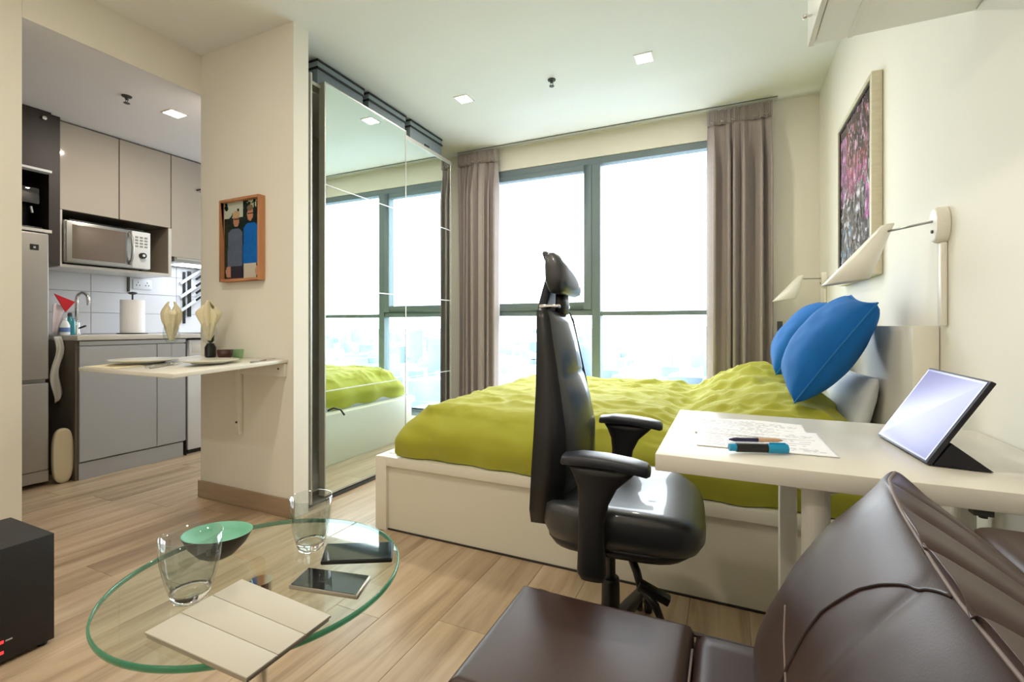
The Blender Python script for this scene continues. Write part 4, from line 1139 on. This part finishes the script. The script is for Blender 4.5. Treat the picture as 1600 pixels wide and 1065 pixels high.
# washing machine
wm = thing('washing_machine', 'white front-loading washing machine behind the partition', 'appliance', (-4.05, 2.6, 0))
build(B(XK+.02, -3.83, 2.285, 2.88, .03, .89), 'body', M['appl'], wm, bevel=.008)
build(B(-3.835, -3.82, 2.29, 2.875, .76, .885), 'control_panel', M['appl'], wm, bevel=.003)
build(B(-3.822, -3.818, 2.31, 2.40, .79, .865), 'detergent_drawer', M['counter'], wm, bevel=.002)
build(MB().lathe([(.11, -3.83), (.17, -3.83), (.175, -3.81), (.15, -3.80), (.12, -3.805)], 36, (0, 2.58, .45), axis='X', close=True), 'door_ring', M['steel'], wm, smooth=True)
build(B(XK+.02, -3.84, 2.29, 2.87, 0, .03), 'plinth', M['black'], wm)
# upper cabinets
def upper(y0, y1, z0, z1, lab, zb=None):
    t = thing('wall_cabinet', lab, 'cabinet', (-4.15, (y0+y1)/2, z0), 'gloss kitchen wall cabinets')
    build(B(XK+.001, -3.99, y0, y1, z0, z1), 'carcass', M['kside'], t)
    build(B(-3.988, -3.970, y0+.002, y1-.002, z0, z1-.01), 'cabinet_door', M['kdoor'], t, bevel=.0015, bseg=1)
    return t
upper(1.555, 1.896, 1.765, ZK-.001, 'glossy grey kitchen wall cabinet above the microwave handle side, left')
upper(1.898, 2.242, 1.765, ZK-.001, 'glossy grey kitchen wall cabinet right of the leftmost one')
t3 = upper(2.245, 2.60, 1.545, ZK-.001, 'glossy grey wall cabinet over the hood, half behind the partition')
build(MB().tube([(-3.968, 2.44, 2.115), (-3.94, 2.44, 2.115), (-3.94, 2.47, 2.125)], .006, 8), 'door_handle', M['black'], t3)
# name fixups for clearer labels
for o in list(COL.objects):
    if o.get('label') == 'glossy grey kitchen wall cabinet above the microwave handle side, left': o['label'] = 'glossy grey kitchen wall cabinet next to the dark open niche'
    if o.get('label') == 'glossy grey kitchen wall cabinet right of the leftmost one': o['label'] = 'middle of the three glossy grey kitchen wall cabinets'
# microwave shelf
ms = thing('microwave_shelf', 'open taupe wall niche holding the microwave', 'shelf', (-4.15, 1.9, 1.39))
sh = MB(); sh.box(XK+.001, -3.97, 1.555, 1.575, 1.388, 1.763); sh.box(XK+.001, -3.97, 2.222, 2.242, 1.388, 1.763); sh.box(XK+.001, XK+.012, 1.575, 2.222, 1.388, 1.763)
build(sh, 'niche_sides', M['niche'], ms); build(B(XK+.001, -3.965, 1.575, 2.222, 1.388, 1.406), 'shelf_board', M['counter'], ms)
build(B(-3.969, -3.964, 1.553, 1.576, 1.388, 1.76).box(-3.969, -3.964, 2.221, 2.243, 1.388, 1.76), 'edge_banding', M['counter'], ms)
mw = thing('microwave', 'silver microwave oven in the open wall niche', 'microwave', (-4.1, 1.82, 1.41))
build(B(-4.30, -3.945, 1.580, 2.078, 1.418, 1.695), 'housing', M['steel'], mw, bevel=.004)
d = build(B(-3.945, -3.925, 1.583, 1.955, 1.422, 1.69), 'door', M['steel'], mw, bevel=.004)
build(B(-3.926, -3.9225, 1.612, 1.915, 1.445, 1.67), 'window', M['mwglass'], d, bevel=.002)
build(MB().tube([(-3.922, 1.94, 1.44), (-3.900, 1.943, 1.49), (-3.893, 1.945, 1.56), (-3.900, 1.943, 1.63), (-3.922, 1.94, 1.675)], .009, 10), 'handle', M['steel'], d, smooth=True)
cp = build(B(-3.945, -3.927, 1.957, 2.075, 1.422, 1.69), 'control_panel', M['appl'], mw, bevel=.003)
build(MB().lathe([(0, -3.926), (.022, -3.926), (.020, -3.905), (0, -3.903)], 24, (0, 2.02, 1.515), axis='X'), 'dial', M['black'], cp)
build(MB().lathe([(0, -3.903), (.010, -3.903), (.009, -3.901), (0, -3.9)], 20, (0, 2.02, 1.515), axis='X'), 'dial_centre', M['appl'], cp)
bt = MB()
for a in range(3):
    for b in range(4): bt.box(-3.9275, -3.9255, 1.975+a*.03, 1.995+a*.03, 1.575+b*.022, 1.588+b*.022)
build(bt, 'buttons', M['steel'], cp)
for a in (1.60, 2.05): build(MB().lathe([(.012, 1.4065), (.012, 1.42)], 12, (-4.0, a, 0)), 'foot', M['black'], mw)
# dark tray + lid on microwave
tag(build(B(-4.25, -3.985, 1.62, 1.93, 1.6965, 1.712), 'baking_tray', M['black'], bevel=.003), 'flat black tray lying on the microwave, left', 'tray')
tag(build(MB().lathe([(0, 0), (.10, 0), (.12, .012), (.11, .014), (0, .004)], 32, (-4.1, 2.065 -.05, 1.7)), 'pan_lid', M['black'], smooth=True), 'round black lid lying on the microwave, right', 'lid')
# hood
hd = thing('extractor_hood', 'slim steel extractor hood under the narrow wall cabinet', 'hood', (-4.1, 2.45, 1.5))
build(B(XK+.01, -3.955, 2.26, 2.80, 1.505, 1.543), 'hood_body', M['steel'], hd, bevel=.004)
build(B(-3.957, -3.945, 2.27, 2.80, 1.525, 1.54), 'front_strip', M['alu'], hd); build(B(-4.2, -4.0, 2.35, 2.7, 1.502, 1.506), 'hood_lamp', mat('hood_glow', (1, 1, 1, 1), .5, emis=(.85, .92, 1, 1), estr=6), hd)
# fridge
fg = thing('fridge', 'silver two-door fridge at the left of the kitchen', 'fridge', (-4.1, 1.2, 0))
build(B(XK+.02, -3.91, .90, 1.474, .03, 1.577), 'fridge_body', M['fridge'], fg, bevel=.006)
build(B(-3.907, -3.868, .902, 1.474, .665, 1.575), 'upper_door', M['fridge'], fg, bevel=.008, bseg=3)
build(B(-3.907, -3.868, .902, 1.474, .10, .645), 'lower_door', M['fridge'], fg, bevel=.008, bseg=3)
build(B(-3.90, -3.875, .902, 1.474, .03, .098), 'kick_panel', M['fridge'], fg)
em = build(B(-3.868, -3.866, 1.385, 1.425, 1.465, 1.500), 'emblem', M['black'], fg)
build(B(-3.8662, -3.8655, 1.40, 1.411, 1.476, 1.488), 'emblem_mark', M['ledwhite'], em)
# tall niche over the fridge
tn = thing('open_cabinet', 'dark brown open cabinet above the fridge', 'cabinet', (-4.1, 1.2, 1.58))
build(B(XK+.001, -3.93, 1.497, 1.552, 1.388, ZK-.001), 'side_panel', M['kdark'], tn)
build(B(XK+.001, XK+.012, .9, 1.497, 1.6, ZK-.001), 'back_panel', M['kdark'], tn)
build(B(XK+.012, -3.90, .9, 1.496, 1.978, ZK-.001), 'upper_door', M['kdark'], tn)
build(B(-3.93, -3.868, .9, 1.488, 1.960, 1.974), 'shelf', M['appl'], tn)
build(B(XK+.012, -3.868, .9, 1.488, 1.582, 1.600), 'shelf', M['counter'], tn)
build(MB().lathe([(0, -3.90), (.010, -3.90), (.012, -3.885), (0, -3.88)], 16, (0, 1.46, 2.30), axis='X'), 'knob', M['chrome'], tn)
cm = thing('coffee_machine', 'black coffee machine on the shelf above the fridge', 'coffee machine', (-4.0, 1.38, 1.6))
build(B(-4.2, -3.94, 1.28, 1.47, 1.601, 1.62), 'drip_base', M['black'], cm, bevel=.003)
build(B(-4.2, -4.08, 1.28, 1.46, 1.62, 1.86), 'tank_column', M['black'], cm, bevel=.01)
build(B(-4.08, -3.93, 1.285, 1.455, 1.76, 1.865), 'brew_head', M['blackgloss'], cm, bevel=.012)
build(MB().tube([(-3.93, 1.41, 1.74), (-3.925, 1.415, 1.70)], .008, 10), 'spout', M['chrome'], cm)
build(MB().tube([(-3.925, 1.33, 1.85), (-3.915, 1.33, 1.85)], .012, 12), 'dial', M['chrome'], cm)
# tap, bottles, towel roll
fx, fy = -4.14, 1.725
fc = thing('kitchen_tap', 'tall chrome swan-neck kitchen tap', 'tap', (fx, fy, .938))
build(MB().lathe([(.026, .938), (.024, .945), (.018, .955), (.018, 1.02), (.014, 1.03)], 24, (fx, fy, 0)), 'tap_base', M['chrome'], fc, smooth=True)
pts = [(fx, fy, 1.02), (fx, fy, 1.17)]+[(fx+.045-.045*math.cos(a*PI/10), fy+.0*a+.018*(1-math.cos(a*PI/10))/2*1.5, 1.185+.045*math.sin(a*PI/10)) for a in range(0, 11)]+[(fx+.09, fy+.03, 1.14)]
build(MB().tube(pts, .011, 14), 'spout', M['chrome'], fc, smooth=True)
build(MB().tube([(fx+.018, fy+.01, .985), (fx+.05, fy+.03, 1.0)], .006, 10), 'lever', M['black'], fc)
bx, by = -4.05, 1.652
t = thing('soap_bottle', 'teal washing-up liquid bottle by the sink', 'bottle', (bx, by, .938))
build(MB().lathe([(0, 0), (.030, 0), (.032, .01), (.032, .085), (.022, .11), (.012, .118), (.012, .125)], 24, (bx, by, .9385)), 'bottle', M['teal'], t, smooth=True)
build(MB().lathe([(.013, .125), (.013, .145), (.007, .150), (0, .150)], 16, (bx, by, .9385)), 'cap', M['dark'], t)
bx, by = -4.02, 1.612
t = thing('white_bottle', 'white squat bottle beside the teal bottle', 'bottle', (bx, by, .938))
build(MB().lathe([(0, 0), (.025, 0), (.027, .008), (.026, .065), (.016, .09), (.011, .098)], 24, (bx, by, .9385)), 'bottle', M['appl'], t, smooth=True)
build(MB().lathe([(.012, .098), (.012, .115), (0, .115)], 16, (bx, by, .9385)), 'cap', M['appl'], t)
build(MB().lathe([(.0272, .02), (.0274, .05)], 24, (bx, by, .9385)), 'label_band', mat('blue_label', srgb(90, 120, 170), .5), t)
rx, ry = -4.12, 2.055
t = thing('towel_holder', 'steel holder standing on the worktop with a paper roll', 'holder', (rx, ry, .938))
build(MB().lathe([(0, .9385), (.095, .9385), (.095, .946), (0, .946)], 32, (rx, ry, 0)), 'base_disc', M['dark'], t)
build(MB().tube([(rx, ry, .946), (rx, ry, 1.245)], .006, 10), 'rod', M['dark'], t)
build(MB().lathe([(0, 1.235), (.02, 1.24), (.032, 1.25), (.02, 1.256), (0, 1.26)], 20, (rx, ry, 0)), 'finial', M['dark'], t, smooth=True)
tag(build(MB().lathe([(.012, .9475), (.075, .9475), (.075, 1.195), (.012, 1.195)], 36, (rx, ry, 0), close=True), 'paper_roll', M['paperroll'], loc=(rx, ry, .9475)), 'white kitchen paper roll on the steel holder', 'paper roll')
# low basin edge and stove top
tag(build(B(-4.2, -3.9, 2.42, 2.85, .9385, .944), 'hob', M['blackgloss'], bevel=.002), 'flat black glass hob in the worktop', 'hob')
# wall sockets
sk = thing('double_socket', 'white double wall socket above the paper roll', 'socket', (XK+.01, 2.22, 1.33))
build(B(XK+.008, XK+.018, 2.155, 2.29, 1.295, 1.375), 'plate', M['appl'], sk, bevel=.003)
hs_ = MB()
for yy in (2.19, 2.255):
    for (a, b) in ((0, .014), (-.011, -.008), (.011, -.008)): hs_.box(XK+.0178, XK+.0188, yy+a-.0025, yy+a+.0025, 1.335+b-.006, 1.335+b+.006)
build(hs_, 'pin_holes', M['dark'], sk)
tag(build(B(XK+.008, XK+.02, 2.118, 2.132, 1.27, 1.386), 'cable_duct', M['dark']), 'short grey vertical cable duct beside the socket', 'cable duct')
# utensil rack: X-like hanging utensils
ur = thing('knife_rack', 'white slanted wall rack by the hood with dark slots', 'knife rack', (XK+.01, 2.6, 1.28))
build(B(XK+.009, XK+.022, 2.535, 2.552, 1.02, 1.47).box(XK+.009, XK+.022, 2.575, 2.60, 1.08, 1.48), 'uprights', M['black'], ur)
for k in range(3):
    m_ = Matrix.Translation((XK+.03, 2.60, 1.20+k*.12)) @ Matrix.Rotation(math.radians(38), 4, 'X')
    build(B(-.006, .006, -.12, .14, -.012, .012).xform(m_), 'slanted_bar', M['appl'], ur, bevel=.002)
t = None
for k in range(4):
    m_ = Matrix.Translation((XK+.036, 2.675, 1.26+k*.062)) @ Matrix.Rotation(math.radians(38), 4, 'X')
    t = thing('kitchen_knife', 'dark handled knife slanting in the wall rack, '+('lowest', 'second from the bottom', 'second from the top', 'topmost')[k]+' of the four', 'knife', (XK+.036, 2.675, 1.26+k*.062), 'knives in the wall rack')
    build(B(-.006, .006, -.055, .045, -.009, .009).xform(m_), 'handle', M['black'], t, bevel=.002)
    build(B(-.001, .001, .045, .12, -.010, .010).xform(m_), 'blade', M['steel'], t)
# red cloth pennant and pale towel hanging between fridge and unit
rd = tag(build(MB().add([(-4.06, 1.570, 1.215), (-4.03, 1.665, 1.165), (-4.04, 1.620, 1.095), (-4.052, 1.573, 1.212), (-4.022, 1.668, 1.162), (-4.032, 1.622, 1.092)], [(0, 2, 1), (3, 4, 5), (0, 1, 4, 3), (1, 2, 5, 4), (2, 0, 3, 5)]), 'red_cloth', M['red']), 'small red triangular cloth hanging by the fridge', 'cloth')
mb = MB()
mb.grid(lambda u, v: Vector((-4.06+.012*math.sin(v*9+u*3), 1.562+.065*v*(1-.4*u), 1.14-.20*u+.01*math.sin(v*5))), 12, 12)
o = build(mb, 'pale_cloth', M['pinkwhite'], smooth=True, fixn=False); md = o.modifiers.new('s', 'SOLIDIFY'); md.thickness = .004
tag(o, 'pale lilac cloth hanging below the red one', 'cloth')
mb = MB()
mb.grid(lambda u, v: Vector((-3.955+.01*math.sin(v*6+u*5), 1.527+.040*v+.012*math.sin(u*8), .93-.43*u+.05*v*u)), 24, 10)
o = build(mb, 'tea_towel', M['counter'], smooth=True, fixn=False); md = o.modifiers.new('s', 'SOLIDIFY'); md.thickness = .005
tag(o, 'grey tea towel hanging between the fridge and the base cabinet', 'towel')
# oblong board leaning in the gap
bd = MB(); rings = []
def stad(x, k=1.0):
    out = []
    for i in range(40):
        a = 2*PI*i/40; c, s = math.cos(a), math.sin(a)
        out.append((x+.0*s, 1.535+.052*k*math.copysign(abs(c)**.75, c), .002+.173+.172*k*math.copysign(abs(s)**.62, s)))
    return out
rings = [stad(-3.870, .93), stad(-3.866, 1), stad(-3.846, 1), stad(-3.842, .93)]
tag(build(MB().loft(rings), 'chopping_board', M['board'], smooth=False), 'cream oblong board with rounded ends on the floor beside the fridge', 'board')

# ------------------------------------------------------------------ ceiling lamps and sprinklers
def downlight(x, y, z, lab, s=.045, power=LAMP_W, col=WARM, rot=0):
    t = thing('ceiling_light', lab, 'ceiling light', (x, y, z), 'recessed square ceiling lamps')
    f = MB(); o_ = s+.010
    for a in ((-o_, -s, -o_, o_), (s, o_, -o_, o_), (-s, s, -o_, -s), (-s, s, s, o_)): f.box(x+a[0], x+a[1], y+a[2], y+a[3], z-.004, z)
    build(f, 'frame', M['white'], t); build(B(x-s, x+s, y-s, y+s, z-.003, z-.001), 'diffuser', M['emit'], t)
    L = bpy.data.lights.new('lamp', 'AREA'); L.shape = 'SQUARE'; L.size = 2*s-.004; L.energy = power; L.color = col
    lo = bpy.data.objects.new('lamp', L); COL.objects.link(lo); lo.parent = t; lo.location = (0, 0, -.0045)
    return t
downlight(-.452, 2.855, ZC, 'square ceiling lamp nearer the right wall, in front of the window')
downlight(-1.675, 2.848, ZC, 'square ceiling lamp nearest the wardrobe mirrors')
downlight(-3.20, 1.83, ZK, 'square ceiling lamp in the kitchen ceiling', power=LAMP_W*1.0)
downlight(-.452, .55, ZC, 'square ceiling lamp added out of view above the sofa as fill')  # this lamp and the next three are added out of view as fill light
downlight(-1.675, .55, ZC, 'square ceiling lamp added out of view above the coffee table as fill')
downlight(-.452, -1.1, ZC, 'square ceiling lamp added unseen in the rear of the room as fill, right')
downlight(-1.675, -1.1, ZC, 'square ceiling lamp added unseen in the rear of the room as fill, left')
def sprinkler(x, y, z, lab):
    t = thing('sprinkler', lab, 'sprinkler', (x, y, z), 'ceiling sprinklers')
    build(MB().lathe([(0, z), (.026, z), (.024, z-.006), (.010, z-.010), (.008, z-.022), (0, z-.022)], 24, (x, y, 0)), 'escutcheon', M['dark'], t)
    build(MB().lathe([(0, z-.040), (.016, z-.040), (.016, z-.043), (0, z-.043)], 20, (x, y, 0)), 'deflector', M['dark'], t)
    build(MB().tube([(x-.008, y, z-.02), (x-.010, y, z-.03), (x, y, z-.041), (x+.010, y, z-.03), (x+.008, y, z-.02)], .002, 6), 'yoke', M['dark'], t)
sprinkler(-1.031, 2.86, ZC, 'dark sprinkler head between the two main ceiling lamps')
sprinkler(-3.213, 1.573, ZK, 'dark sprinkler head on the kitchen ceiling')

for o in COL.objects:
    if 'wloc' in o: del o['wloc']
